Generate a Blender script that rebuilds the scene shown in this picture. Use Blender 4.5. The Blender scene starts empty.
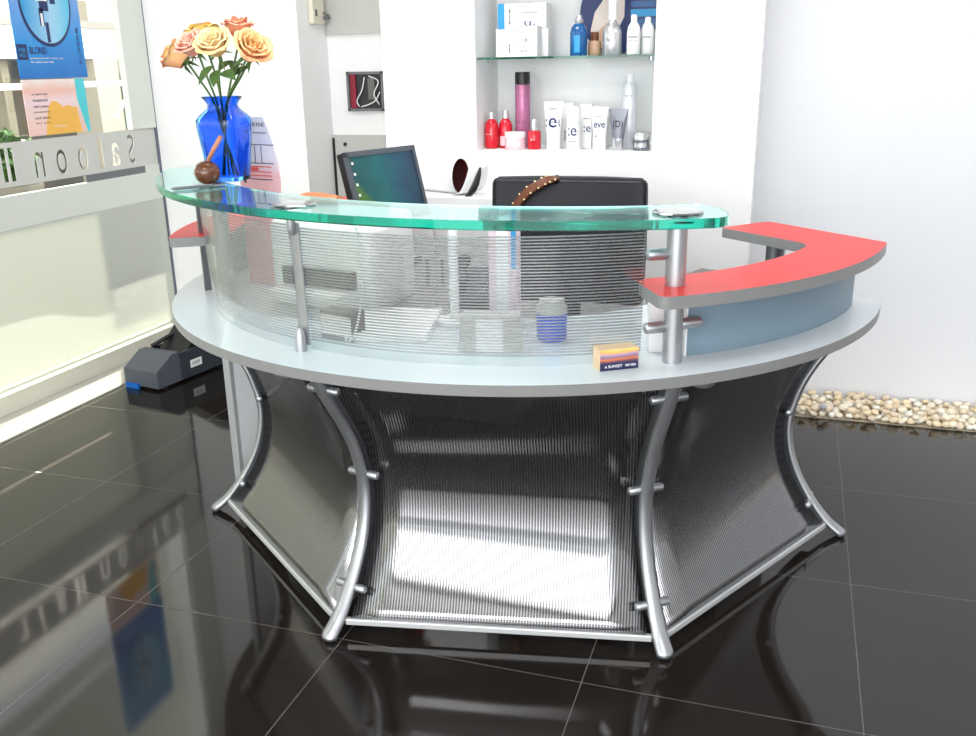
import bpy, bmesh, math, random
from mathutils import Vector, Matrix
random.seed(7)
S = bpy.context.scene
COL = S.collection
rad = math.radians

# ------------------------------------------------------------------ camera
RR = ((0.95196066, 0.07879095, -0.29591026),
      (0.30575157, -0.29801436, 0.90426955),
      (-0.01693725, -0.95130407, -0.30778841))
cd = bpy.data.cameras.new('camera'); cam = bpy.data.objects.new('camera', cd); COL.objects.link(cam)
cd.sensor_fit = 'HORIZONTAL'; cd.sensor_width = 36.0; cd.lens = 36.0 * 935 / 976
cd.clip_start = 0.05; cd.clip_end = 200
M = Matrix(((RR[0][0], -RR[0][1], -RR[0][2], 0), (RR[1][0], -RR[1][1], -RR[1][2], 0),
            (RR[2][0], -RR[2][1], -RR[2][2], 1.35), (0, 0, 0, 1)))
cam.matrix_world = M
S.camera = cam

# ------------------------------------------------------------------ world, sun, lamps, exposure
W = bpy.data.worlds.new('daylight'); S.world = W; W.use_nodes = True
bgn = W.node_tree.nodes['Background']
bgn.inputs[0].default_value = (0.93, 0.97, 1.0, 1); bgn.inputs[1].default_value = 1.9
sl = bpy.data.lights.new('sun', 'SUN'); sun = bpy.data.objects.new('sun', sl); COL.objects.link(sun)
sl.energy = 75.0; sl.angle = rad(0.5); sl.color = (1.0, 0.95, 0.86)
sun.rotation_euler = Vector((0.60, -0.75, -0.89)).to_track_quat('-Z', 'Y').to_euler()
sun.location = (-8, 8, 9)
def area(name, loc, size, power, rot=(0, 0, 0), color=(1, 1, 1), sy=None):
    l = bpy.data.lights.new(name, 'AREA'); o = bpy.data.objects.new(name, l); COL.objects.link(o)
    l.energy = power; l.size = size; l.color = color
    if sy: l.shape = 'RECTANGLE'; l.size_y = sy
    o.location = loc; o.rotation_euler = rot
    return o
area('ceiling_fill_light', (-1.2, 2.6, 2.84), 1.2, 22, sy=0.6)  # unseen fill lamps added under the ceiling to brighten the room
area('ceiling_fill_light', (1.2, 2.4, 2.84), 1.2, 16, sy=0.6)
area('ceiling_fill_light', (-1.2, 0.2, 2.84), 1.2, 22, sy=0.6)
area('ceiling_fill_light', (1.2, 0.0, 2.84), 1.2, 18, sy=0.6)
area('front_fill_light', (-0.4, -3.0, 1.5), 5.0, 115, rot=(rad(90), 0, 0), sy=2.2)  # fill softbox added behind the camera to brighten niche and recess
S.view_settings.view_transform = 'Standard'; S.view_settings.look = 'None'
S.view_settings.gamma = 1; S.view_settings.use_curve_mapping = False
S.view_settings.exposure = 0.40
S.cycles.max_bounces = 24; S.cycles.transparent_max_bounces = 32; S.cycles.transmission_bounces = 24; S.cycles.glossy_bounces = 12

# ------------------------------------------------------------------ materials
def nmat(name):
    m = bpy.data.materials.new(name); m.use_nodes = True
    nt = m.node_tree; b = nt.nodes['Principled BSDF']
    return m, nt, b
def mat(name, col, rough=0.5, metal=0.0, trans=0.0, ior=1.45, noise=0.0, nscale=30, coat=0.0, spec=None, bump=0.0):
    m, nt, b = nmat(name)
    b.inputs['Base Color'].default_value = (*col, 1)
    b.inputs['Roughness'].default_value = rough; b.inputs['Metallic'].default_value = metal
    b.inputs['Transmission Weight'].default_value = trans; b.inputs['IOR'].default_value = ior
    b.inputs['Coat Weight'].default_value = coat
    if spec is not None: b.inputs['Specular IOR Level'].default_value = spec
    if noise or bump:
        tc = nt.nodes.new('ShaderNodeTexCoord'); n = nt.nodes.new('ShaderNodeTexNoise')
        n.inputs['Scale'].default_value = nscale; n.inputs['Detail'].default_value = 4
        nt.links.new(tc.outputs['Object'], n.inputs['Vector'])
        if noise:
            r = nt.nodes.new('ShaderNodeMix'); r.data_type = 'RGBA'
            r.inputs['A'].default_value = (*[c * (1 - noise) for c in col], 1)
            r.inputs['B'].default_value = (*[min(1, c * (1 + noise)) for c in col], 1)
            nt.links.new(n.outputs['Fac'], r.inputs['Factor']); nt.links.new(r.outputs['Result'], b.inputs['Base Color'])
        if bump:
            bp = nt.nodes.new('ShaderNodeBump'); bp.inputs['Strength'].default_value = bump; bp.inputs['Distance'].default_value = 0.002
            nt.links.new(n.outputs['Fac'], bp.inputs['Height']); nt.links.new(bp.outputs['Normal'], b.inputs['Normal'])
    return m
def math_node(nt, op, a, b=None):
    n = nt.nodes.new('ShaderNodeMath'); n.operation = op
    for i, v in enumerate((a, b)):
        if v is None: continue
        if isinstance(v, (int, float)): n.inputs[i].default_value = v
        else: nt.links.new(v, n.inputs[i])
    return n.outputs[0]

def floor_material():
    m, nt, b = nmat('dark_polished_tile')
    geo = nt.nodes.new('ShaderNodeNewGeometry'); sep = nt.nodes.new('ShaderNodeSeparateXYZ')
    nt.links.new(geo.outputs['Position'], sep.inputs[0])
    def line(out, off, period=0.605, w=0.0021):
        t = math_node(nt, 'SUBTRACT', out, off)
        f = math_node(nt, 'FRACT', math_node(nt, 'DIVIDE', t, period))
        d = math_node(nt, 'ABSOLUTE', math_node(nt, 'SUBTRACT', f, 0.5))
        return math_node(nt, 'GREATER_THAN', d, 0.5 - w / 2 / period)
    g = math_node(nt, 'MAXIMUM', line(sep.outputs['X'], 0.231), line(sep.outputs['Y'], 1.79, 0.62))
    n = nt.nodes.new('ShaderNodeTexNoise'); n.inputs['Scale'].default_value = 2.2; n.inputs['Detail'].default_value = 6
    nt.links.new(geo.outputs['Position'], n.inputs['Vector'])
    mx = nt.nodes.new('ShaderNodeMix'); mx.data_type = 'RGBA'
    mx.inputs['A'].default_value = (0.0075, 0.0055, 0.0045, 1); mx.inputs['B'].default_value = (0.019, 0.0145, 0.012, 1)
    nt.links.new(n.outputs['Fac'], mx.inputs['Factor'])
    mx2 = nt.nodes.new('ShaderNodeMix'); mx2.data_type = 'RGBA'; mx2.inputs['B'].default_value = (0.13, 0.12, 0.115, 1)
    nt.links.new(g, mx2.inputs['Factor']); nt.links.new(mx.outputs['Result'], mx2.inputs['A'])
    nt.links.new(mx2.outputs['Result'], b.inputs['Base Color'])
    r = math_node(nt, 'ADD', math_node(nt, 'MULTIPLY', n.outputs['Fac'], 0.06), 0.035)
    nt.links.new(math_node(nt, 'ADD', r, math_node(nt, 'MULTIPLY', g, 0.4)), b.inputs['Roughness'])
    b.inputs['IOR'].default_value = 1.47
    return m

def thin_fresnel(nt, f0=0.04, power=5.0):
    lw = nt.nodes.new('ShaderNodeLayerWeight'); lw.inputs['Blend'].default_value = 0.5
    return math_node(nt, 'ADD', math_node(nt, 'MULTIPLY', math_node(nt, 'POWER', lw.outputs['Facing'], power), 0.9), f0)
def ribbed_clear(name):          # twin-wall polycarbonate, ribs run horizontally
    m, nt, b = nmat(name); nt.nodes.remove(b); out = nt.nodes['Material Output']
    tc = nt.nodes.new('ShaderNodeTexCoord'); sep = nt.nodes.new('ShaderNodeSeparateXYZ')
    nt.links.new(tc.outputs['Object'], sep.inputs[0])
    f = math_node(nt, 'FRACT', math_node(nt, 'DIVIDE', sep.outputs['Z'], 0.0069))
    rib = math_node(nt, 'LESS_THAN', f, 0.36)
    clearband = math_node(nt, 'GREATER_THAN', sep.outputs['Z'], 0.744)
    rib = math_node(nt, 'MULTIPLY', rib, clearband)
    fac = math_node(nt, 'ADD', math_node(nt, 'MULTIPLY', rib, 0.72), 0.05)
    tr = nt.nodes.new('ShaderNodeBsdfTransparent'); tr.inputs[0].default_value = (0.97, 0.98, 0.98, 1)
    d = nt.nodes.new('ShaderNodeBsdfDiffuse'); d.inputs[0].default_value = (0.30, 0.30, 0.305, 1)
    tl = nt.nodes.new('ShaderNodeBsdfTranslucent'); tl.inputs[0].default_value = (0.36, 0.36, 0.36, 1)
    gl = nt.nodes.new('ShaderNodeBsdfGlossy'); gl.inputs['Roughness'].default_value = 0.16; gl.inputs[0].default_value = (0.6, 0.6, 0.61, 1)
    m1 = nt.nodes.new('ShaderNodeMixShader'); m1.inputs[0].default_value = 0.55
    nt.links.new(d.outputs[0], m1.inputs[1]); nt.links.new(tl.outputs[0], m1.inputs[2])
    m0 = nt.nodes.new('ShaderNodeMixShader'); m0.inputs[0].default_value = 0.45
    nt.links.new(m1.outputs[0], m0.inputs[1]); nt.links.new(gl.outputs[0], m0.inputs[2])
    m2 = nt.nodes.new('ShaderNodeMixShader'); nt.links.new(fac, m2.inputs[0])
    nt.links.new(tr.outputs[0], m2.inputs[1]); nt.links.new(m0.outputs[0], m2.inputs[2])
    g2 = nt.nodes.new('ShaderNodeBsdfGlossy'); g2.inputs['Roughness'].default_value = 0.06
    m3 = nt.nodes.new('ShaderNodeMixShader'); nt.links.new(thin_fresnel(nt, 0.02), m3.inputs[0])
    nt.links.new(m2.outputs[0], m3.inputs[1]); nt.links.new(g2.outputs[0], m3.inputs[2])
    nt.links.new(m3.outputs[0], out.inputs[0])
    return m

def ribbed_mirror(name):         # glossy polycarbonate with fine upright ribs (UV.x is metres along the sheet)
    m, nt, b = nmat(name); out = nt.nodes['Material Output']
    uv = nt.nodes.new('ShaderNodeUVMap'); uv.uv_map = 'UVMap'
    sep = nt.nodes.new('ShaderNodeSeparateXYZ'); nt.links.new(uv.outputs[0], sep.inputs[0])
    s = math_node(nt, 'SINE', math_node(nt, 'MULTIPLY', sep.outputs['X'], 2 * math.pi / 0.0072))
    bp = nt.nodes.new('ShaderNodeBump'); bp.inputs['Strength'].default_value = 0.2; bp.inputs['Distance'].default_value = 0.0004
    nt.links.new(s, bp.inputs['Height'])
    cm = nt.nodes.new('ShaderNodeMix'); cm.data_type = 'RGBA'
    cm.inputs['A'].default_value = (0.19, 0.185, 0.18, 1); cm.inputs['B'].default_value = (0.44, 0.44, 0.46, 1)
    nt.links.new(math_node(nt, 'ADD', math_node(nt, 'MULTIPLY', s, 0.5), 0.5), cm.inputs['Factor'])
    nt.links.new(cm.outputs['Result'], b.inputs['Base Color']); b.inputs['Metallic'].default_value = 0.95
    b.inputs['Roughness'].default_value = 0.09
    nt.links.new(bp.outputs['Normal'], b.inputs['Normal'])
    tr = nt.nodes.new('ShaderNodeBsdfTransparent'); tr.inputs[0].default_value = (0.5, 0.5, 0.5, 1)
    mx = nt.nodes.new('ShaderNodeMixShader')
    rib = math_node(nt, 'MULTIPLY', math_node(nt, 'GREATER_THAN', s, 0.55), 0.4)
    nt.links.new(math_node(nt, 'ADD', rib, 0.6), mx.inputs[0])
    nt.links.new(tr.outputs[0], mx.inputs[1]); nt.links.new(b.outputs[0], mx.inputs[2])
    nt.links.new(mx.outputs[0], out.inputs[0])
    return m

def frosted(name, clear, col=(0.72, 0.745, 0.69), tlf=0.01):
    m, nt, b = nmat(name); nt.nodes.remove(b); out = nt.nodes['Material Output']
    tr = nt.nodes.new('ShaderNodeBsdfTransparent'); tr.inputs[0].default_value = (0.66, 0.67, 0.62, 1)
    d = nt.nodes.new('ShaderNodeBsdfDiffuse'); d.inputs[0].default_value = (*col, 1)
    tl = nt.nodes.new('ShaderNodeBsdfTranslucent'); tl.inputs[0].default_value = (*col, 1)
    gl = nt.nodes.new('ShaderNodeBsdfGlossy'); gl.inputs['Roughness'].default_value = 0.12
    a = nt.nodes.new('ShaderNodeMixShader'); a.inputs[0].default_value = tlf
    nt.links.new(d.outputs[0], a.inputs[1]); nt.links.new(tl.outputs[0], a.inputs[2])
    c = nt.nodes.new('ShaderNodeMixShader'); c.inputs[0].default_value = clear
    nt.links.new(a.outputs[0], c.inputs[1]); nt.links.new(tr.outputs[0], c.inputs[2])
    e = nt.nodes.new('ShaderNodeMixShader'); e.inputs[0].default_value = 0.05
    nt.links.new(c.outputs[0], e.inputs[1]); nt.links.new(gl.outputs[0], e.inputs[2])
    nt.links.new(e.outputs[0], out.inputs[0])
    return m

def thin_glass(name, tint=(0.97, 0.985, 0.975), refl=1.45):
    m, nt, b = nmat(name); nt.nodes.remove(b); out = nt.nodes['Material Output']
    tr = nt.nodes.new('ShaderNodeBsdfTransparent'); tr.inputs[0].default_value = (*tint, 1)
    gl = nt.nodes.new('ShaderNodeBsdfGlossy'); gl.inputs['Roughness'].default_value = 0.01
    e = nt.nodes.new('ShaderNodeMixShader'); nt.links.new(thin_fresnel(nt, 0.04), e.inputs[0])
    nt.links.new(tr.outputs[0], e.inputs[1]); nt.links.new(gl.outputs[0], e.inputs[2])
    nt.links.new(e.outputs[0], out.inputs[0])
    return m

def gradient_mat(name, stops, axis='Z', rough=0.35, wave=0.0, scale=3.0):   # printed / displayed colour blend in object space
    m, nt, b = nmat(name)
    tc = nt.nodes.new('ShaderNodeTexCoord'); sep = nt.nodes.new('ShaderNodeSeparateXYZ')
    nt.links.new(tc.outputs['Generated'], sep.inputs[0])
    v = sep.outputs[axis]
    if wave:
        n = nt.nodes.new('ShaderNodeTexNoise'); n.inputs['Scale'].default_value = scale
        nt.links.new(tc.outputs['Generated'], n.inputs['Vector'])
        v = math_node(nt, 'ADD', v, math_node(nt, 'MULTIPLY', math_node(nt, 'SUBTRACT', n.outputs['Fac'], 0.5), wave))
    cr = nt.nodes.new('ShaderNodeValToRGB')
    while len(cr.color_ramp.elements) < len(stops): cr.color_ramp.elements.new(0.5)
    for e, (p, c) in zip(cr.color_ramp.elements, stops): e.position = p; e.color = (*c, 1)
    nt.links.new(v, cr.inputs[0]); nt.links.new(cr.outputs[0], b.inputs['Base Color'])
    b.inputs['Roughness'].default_value = rough
    return m, nt, b, cr

M_ = {}
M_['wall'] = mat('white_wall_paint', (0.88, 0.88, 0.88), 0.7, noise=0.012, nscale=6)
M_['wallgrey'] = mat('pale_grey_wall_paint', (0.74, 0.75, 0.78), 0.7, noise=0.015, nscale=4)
M_['ceil'] = mat('white_ceiling_paint', (0.85, 0.85, 0.85), 0.8, noise=0.01)
M_['floor'] = floor_material()
M_['marble'] = mat('pale_stone_sill', (0.50, 0.48, 0.43), 0.35, noise=0.05, nscale=9)
M_['pave'] = mat('grey_outdoor_paving', (0.016, 0.016, 0.015), 0.7, noise=0.08, nscale=5)
M_['alu'] = mat('cream_aluminium', (0.66, 0.66, 0.57), 0.4, noise=0.02)
M_['seal'] = mat('blue_grey_seal', (0.12, 0.13, 0.18), 0.5)
M_['frost'] = frosted('frosted_glass_film', 0.36)
M_['frost2'] = frosted('frosted_glass_film_dense', 0.02)
M_['band'] = frosted('grey_lettering_film', 0.0, (0.60, 0.61, 0.57))
M_['pane'] = thin_glass('clear_window_glass')
M_['worktop'] = mat('pale_grey_blue_laminate', (0.62, 0.69, 0.72), 0.25, noise=0.015, nscale=60)
M_['edge'] = mat('grey_edge_band', (0.21, 0.21, 0.21), 0.4, noise=0.03)
M_['red'] = mat('red_laminate', (0.70, 0.036, 0.030), 0.35, noise=0.03, nscale=50, spec=0.2)
M_['blue'] = mat('grey_blue_laminate', (0.17, 0.25, 0.31), 0.4, noise=0.04, nscale=20)
M_['metal'] = mat('satin_silver_paint', (0.42, 0.43, 0.45), 0.33, 0.8, noise=0.03)
M_['rail'] = mat('bright_aluminium', (0.72, 0.73, 0.74), 0.4, 0.5, noise=0.02)
M_['postgrey'] = mat('light_grey_lacquer', (0.42, 0.43, 0.44), 0.4, 0.2, noise=0.02)
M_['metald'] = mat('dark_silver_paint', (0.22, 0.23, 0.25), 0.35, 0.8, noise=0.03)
M_['chrome'] = mat('polished_chrome', (0.42, 0.43, 0.44), 0.06, 1.0, noise=0.01)
M_['rib'] = ribbed_clear('ribbed_clear_polycarbonate')
M_['ribm'] = ribbed_mirror('ribbed_glossy_polycarbonate')
M_['black'] = mat('black_plastic', (0.012, 0.012, 0.013), 0.35, noise=0.1)
M_['dkgrey'] = mat('charcoal_plastic', (0.035, 0.042, 0.056), 0.45, noise=0.1)
M_['nose'] = mat('slate_grey_plastic', (0.085, 0.095, 0.115), 0.45, noise=0.05)
M_['midgrey'] = mat('mid_grey_plastic', (0.16, 0.165, 0.175), 0.45, noise=0.05)
M_['leather'] = mat('black_leather', (0.009, 0.008, 0.014), 0.36, noise=0.1, nscale=120, spec=0.3, bump=0.12)
M_['white'] = mat('white_plastic', (0.85, 0.85, 0.85), 0.35, noise=0.01)
M_['paper'] = mat('white_paper', (0.88, 0.88, 0.88), 0.6, noise=0.01)
M_['cream'] = mat('cream_plastic', (0.74, 0.70, 0.58), 0.45, noise=0.02)
M_['panel'] = mat('warm_grey_panel', (0.52, 0.52, 0.49), 0.5, noise=0.02)
M_['navy'] = mat('navy_ink', (0.012, 0.03, 0.13), 0.4, noise=0.05)
M_['ink'] = mat('dark_grey_ink', (0.06, 0.06, 0.07), 0.5, noise=0.05)
M_['tan'] = mat('tan_ink', (0.62, 0.40, 0.26), 0.5, noise=0.08)
M_['cyan'] = mat('bright_blue_ink', (0.02, 0.30, 0.62), 0.4, noise=0.05)
M_['turq'] = mat('turquoise_ink', (0.08, 0.62, 0.68), 0.4, noise=0.03)
M_['redink'] = mat('red_ink', (0.75, 0.08, 0.06), 0.45, noise=0.05)

def glass_slab_material():
    m, nt, b = nmat('green_edged_clear_glass')
    out = nt.nodes['Material Output']
    b.inputs['Base Color'].default_value = (1, 1, 1, 1); b.inputs['Roughness'].default_value = 0.0
    b.inputs['Transmission Weight'].default_value = 1.0; b.inputs['IOR'].default_value = 1.5
    ab = nt.nodes.new('ShaderNodeVolumeAbsorption'); ab.inputs['Color'].default_value = (0.0, 0.86, 0.79, 1)
    ab.inputs['Density'].default_value = 24.0
    nt.links.new(ab.outputs[0], out.inputs['Volume'])
    return m
M_['glass'] = glass_slab_material()

# ------------------------------------------------------------------ helpers
def obj(name, bm, material, parent=None, smooth=False, loc=None, auto=None):
    me = bpy.data.meshes.new(name)
    bmesh.ops.recalc_face_normals(bm, faces=bm.faces)
    bm.to_mesh(me); bm.free()
    mats = material if isinstance(material, (list, tuple)) else [material]
    for mm in mats: me.materials.append(mm)
    if smooth:
        for p in me.polygons: p.use_smooth = True
        if auto is not None:
            try: me.set_sharp_from_angle(angle=rad(auto))
            except Exception: pass
    o = bpy.data.objects.new(name, me); COL.objects.link(o)
    if loc: o.location = loc
    if parent: o.parent = parent
    return o
def tag(o, label, cat, group=None, kind=None):
    o['label'] = label; o['category'] = cat
    if group: o['group'] = group
    if kind: o['kind'] = kind
    return o
def thing(name, label, cat, loc=(0, 0, 0), rz=0.0, group=None):
    o = bpy.data.objects.new(name, None); COL.objects.link(o); o.empty_display_size = 0.05
    o.location = loc; o.rotation_euler = (0, 0, rz)
    return tag(o, label, cat, group)
def struct(name, bm, material, parent=None, **k):
    o = obj(name, bm, material, parent, **k)
    if not parent: o['kind'] = 'structure'
    return o
def B(): return bmesh.new()
def box(bm, c, s, rz=0.0, bevel=0.0, mtx=None, seg=2):
    r = bmesh.ops.create_cube(bm, size=1.0)
    vs = r['verts']
    T = Matrix.Translation(c) @ Matrix.Rotation(rz, 4, 'Z') @ Matrix.Diagonal((*s, 1))
    bmesh.ops.transform(bm, matrix=T, verts=vs)
    if bevel:
        es = list({e for v in vs for e in v.link_edges})
        r2 = bmesh.ops.bevel(bm, geom=es, offset=bevel, segments=seg, affect='EDGES', profile=0.5)
        vs = list({v for f in r2['faces'] for v in f.verts} | {v for v in vs if v.is_valid})
    if mtx is not None: bmesh.ops.transform(bm, matrix=mtx, verts=[v for v in vs if v.is_valid])
    return vs
def b2(x0, x1, y0, y1, z0, z1, bevel=0.0):
    bm = B(); box(bm, ((x0 + x1) / 2, (y0 + y1) / 2, (z0 + z1) / 2), (abs(x1 - x0), abs(y1 - y0), abs(z1 - z0)), bevel=bevel); return bm
def lathe(bm, prof, seg=24, c=(0, 0, 0), mtx=None, phase=0.0, cap=True):
    rings = []
    allv = []
    for r, z in prof:
        ring = [bm.verts.new((c[0] + r * math.cos(phase + 2 * math.pi * i / seg), c[1] + r * math.sin(phase + 2 * math.pi * i / seg), c[2] + z)) for i in range(seg)]
        rings.append(ring); allv += ring
    for a, b in zip(rings, rings[1:]):
        for i in range(seg): bm.faces.new((a[i], a[(i + 1) % seg], b[(i + 1) % seg], b[i]))
    if cap:
        bm.faces.new(rings[0][::-1]); bm.faces.new(rings[-1])
    if mtx is not None: bmesh.ops.transform(bm, matrix=mtx, verts=allv)
    return allv
def tube(bm, pts, rr, seg=10, flat=1.0, up=None, cap=True):
    """Sweep an ellipse (radius across, radius*flat along 'up') along pts."""
    pts = [Vector(p) for p in pts]
    if not isinstance(rr, (list, tuple)): rr = [rr] * len(pts)
    rings = []
    last = None
    for i, p in enumerate(pts):
        t = (pts[min(i + 1, len(pts) - 1)] - pts[max(i - 1, 0)]).normalized()
        if up is not None: s = Vector(up)
        elif last is not None: s = last
        else: s = Vector((0, 0, 1)) if abs(t.z) < 0.9 else Vector((1, 0, 0))
        u = (s - t * s.dot(t)).normalized(); v = t.cross(u); last = u
        r = rr[i]
        rings.append([bm.verts.new(p + u * (r * math.cos(2 * math.pi * k / seg)) + v * (r * flat * math.sin(2 * math.pi * k / seg))) for k in range(seg)])
    for a, b in zip(rings, rings[1:]):
        for k in range(seg): bm.faces.new((a[k], a[(k + 1) % seg], b[(k + 1) % seg], b[k]))
    if cap:
        bm.faces.new(rings[0][::-1]); bm.faces.new(rings[-1])
def capsule(bm, a, b, r, seg=12, e=0.45):
    a = Vector(a); b = Vector(b); L = (b - a).length; d = (b - a) / L
    ts = [(0, 0.45), (r * e * 0.35, 0.8), (r * e, 1), (L - r * e, 1), (L - r * e * 0.35, 0.8), (L, 0.45)]
    tube(bm, [a + d * t for t, _ in ts], [r * k for _, k in ts], seg)
def smoothpath(pts, n=6):
    """Catmull-Rom through pts."""
    P = [Vector(p) for p in pts]; P = [2 * P[0] - P[1]] + P + [2 * P[-1] - P[-2]]
    out = []
    for i in range(1, len(P) - 2):
        for k in range(n):
            t = k / n
            a, b, c, d = P[i - 1], P[i], P[i + 1], P[i + 2]
            out.append(0.5 * ((2 * b) + (c - a) * t + (2 * a - 5 * b + 4 * c - d) * t * t + (3 * b - a - 3 * c + d) * t ** 3))
    out.append(P[-2]); return out
def prism(bm, poly, z0, z1, bevel=0.0):
    """Extruded outline. Material 0 = top/bottom, 1 = sides."""
    lo = [bm.verts.new((x, y, z0)) for x, y in poly]; hi = [bm.verts.new((x, y, z1)) for x, y in poly]
    f0 = bm.faces.new(lo[::-1]); f1 = bm.faces.new(hi)
    n = len(poly)
    for i in range(n):
        f = bm.faces.new((lo[i], lo[(i + 1) % n], hi[(i + 1) % n], hi[i])); f.material_index = 1
    bm.normal_update()
    bmesh.ops.triangulate(bm, faces=[f0, f1], ngon_method='EAR_CLIP')
def pol(r, a, z=0.0): return Vector((r * math.cos(rad(a)), r * math.sin(rad(a)), z))
def arcpts(c, r, a0, a1, n):
    return [(c[0] + r * math.cos(rad(a0 + (a1 - a0) * i / n)), c[1] + r * math.sin(rad(a0 + (a1 - a0) * i / n))) for i in range(n + 1)]
def roundpoly(poly, idx, r, n=6):
    """Round the listed corners of a polygon."""
    out = []; N = len(poly)
    for i, p in enumerate(poly):
        if i not in idx: out.append(p); continue
        rr = idx[i] if isinstance(idx, dict) else r
        P = Vector(p); A = Vector(poly[i - 1]); C = Vector(poly[(i + 1) % N])
        u = (A - P).normalized(); v = (C - P).normalized()
        s = P + u * rr; e = P + v * rr
        for k in range(n + 1):
            t = k / n; q = s * (1 - t) ** 2 + P * 2 * t * (1 - t) + e * t * t
            out.append((q.x, q.y))
    return out
def text_bm(txt, w=None, h=None, depth=0.0006, bold=0.0):
    """Flat lettering in the XZ plane facing -Y, origin bottom left, fitted to w x h."""
    cu = bpy.data.curves.new('t', 'FONT'); cu.body = txt; cu.size = 1; cu.extrude = 0.01; cu.resolution_u = 3; cu.offset = bold
    o = bpy.data.objects.new('t', cu); COL.objects.link(o)
    dg = bpy.context.evaluated_depsgraph_get(); me = bpy.data.meshes.new_from_object(o.evaluated_get(dg))
    bpy.data.objects.remove(o); bpy.data.curves.remove(cu)
    bm = B(); bm.from_mesh(me); bpy.data.meshes.remove(me)
    xs = [v.co.x for v in bm.verts]; ys = [v.co.y for v in bm.verts]
    x0, x1, y0, y1 = min(xs), max(xs), min(ys), max(ys)
    kx = (w / (x1 - x0)) if w else None; ky = (h / (y1 - y0)) if h else None
    kx = kx or ky; ky = ky or kx
    for v in bm.verts:
        v.co = Vector(((v.co.x - x0) * kx, -v.co.z / 0.02 * depth, (v.co.y - y0) * ky))
    return bm
def xf(bm, m):
    bmesh.ops.transform(bm, matrix=m, verts=bm.verts); return bm
def T(x, y, z): return Matrix.Translation((x, y, z))
def RZ(a): return Matrix.Rotation(a, 4, 'Z')
def RX(a): return Matrix.Rotation(a, 4, 'X')
def RY(a): return Matrix.Rotation(a, 4, 'Y')

# ================================================================== SETTING
GX = -3.08                                        # plane of the shopfront glass
struct('floor', b2(-2.82, 4.2, -3.2, 4.42, -0.06, 0.0), M_['floor'])
struct('trim_1', b2(-3.11, -2.832, -3.2, 4.1, -0.06, 0.0), M_['marble'])          # pale stone strip along the glass
struct('trim_2', b2(-2.832, -2.82, -3.2, 4.1, -0.06, -0.006), M_['black'])        # dark joint between stone and tile
struct('ceiling', b2(-3.2, 4.2, -3.2, 4.42, 2.86, 2.95), M_['ceil'])
# white block wall beside the glass, with its return into the recess
struct('wall_left', b2(-3.13, -2.237, 4.10, 4.46, 0, 2.86), M_['wall'])
struct('wall_recess', b2(-2.237, -1.64, 4.39, 4.46, 0, 2.86), M_['wall'])
# block wall with the product niche
bm = B()
for (x0, x1, z0, z1) in ((-1.642, -1.241, 0, 2.86), (-0.533, -0.147, 0, 2.86), (-1.241, -0.533, 0, 1.022), (-1.241, -0.533, 1.75, 2.86)):
    box(bm, ((x0 + x1) / 2, 3.85, (z0 + z1) / 2), (x1 - x0, 0.30, z1 - z0))
box(bm, (-0.8945, 4.22, 1.43), (1.495, 0.44, 2.86))
struct('wall_niche', bm, M_['wall'])
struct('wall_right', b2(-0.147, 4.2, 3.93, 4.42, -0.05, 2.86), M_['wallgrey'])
struct('wall_far_right', b2(4.1, 4.2, -3.2, 4.42, 0, 2.86), M_['wall'])
# wall behind the photographer: open shopfront with piers
bm = B()
box(bm, (0.5, -3.15, 2.65), (7.4, 0.1, 0.42))
for x in (-3.1, -0.6, 1.8, 4.1): box(bm, (x, -3.15, 1.43), (0.16, 0.1, 2.86))
struct('wall_front', bm, M_['wall'])
# grey cladding in the recess
struct('trim_3', b2(-2.236, -1.643, 4.372, 4.39, 1.506, 2.6), M_['panel'])
struct('trim_4', b2(-2.236, -1.643, 4.384, 4.391, 1.632, 1.636), M_['ink'])
bm = B(); box(bm, (-1.94, 4.381, 0.515), (0.592, 0.018, 1.03), bevel=0.002)
dr = struct('door_1', bm, M_['panel'])
bm = B(); box(bm, (-2.228, 4.3705, 0.80), (0.012, 0.004, 0.43)); obj('door_gap', bm, M_['black'], dr)
bm = B(); lathe(bm, [(0.009, 0), (0.009, 0.006)], 12, mtx=T(-2.165, 4.372, 0.985) @ RX(rad(90))); obj('lock', bm, M_['black'], dr)

# glass shopfront on the left
win = struct('window_1', b2(GX - 0.05, GX + 0.045, -3.1, 4.1, 0.0, 0.083, bevel=0.003), M_['alu'])
obj('frame_rail', b2(GX - 0.03, GX + 0.03, -3.1, 4.1, 2.6, 2.86), M_['alu'], win)
obj('frame_post', b2(GX - 0.02, GX + 0.012, 3.915, 4.098, 1.083, 2.6), M_['frost2'], win)
obj('corner_seal', b2(GX - 0.006, GX + 0.012, 4.093, 4.1, 0.083, 2.6), M_['seal'], win)
obj('glass_pane', b2(GX - 0.010, GX - 0.004, -3.1, 3.915, 1.083, 2.6), M_['pane'], win)
obj('frosted_pane', b2(GX - 0.004, GX + 0.004, -3.1, 4.09, 0.083, 0.735), M_['frost'], win)
obj('frosted_pane', b2(GX - 0.004, GX + 0.004, -3.1, 4.09, 0.735, 0.872), M_['frost2'], win)  # denser strip added to block sun between floor patch and stripe
obj('clear_strip', b2(GX - 0.004, GX + 0.001, -3.1, 3.56, 0.872, 0.905), M_['pane'], win)
obj('dark_strip', b2(GX - 0.004, GX + 0.003, 3.56, 3.98, 0.872, 0.905), M_['midgrey'], win)
obj('frosted_pane', b2(GX - 0.004, GX + 0.004, 3.98, 4.09, 0.872, 0.905), M_['frost2'], win)
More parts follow.
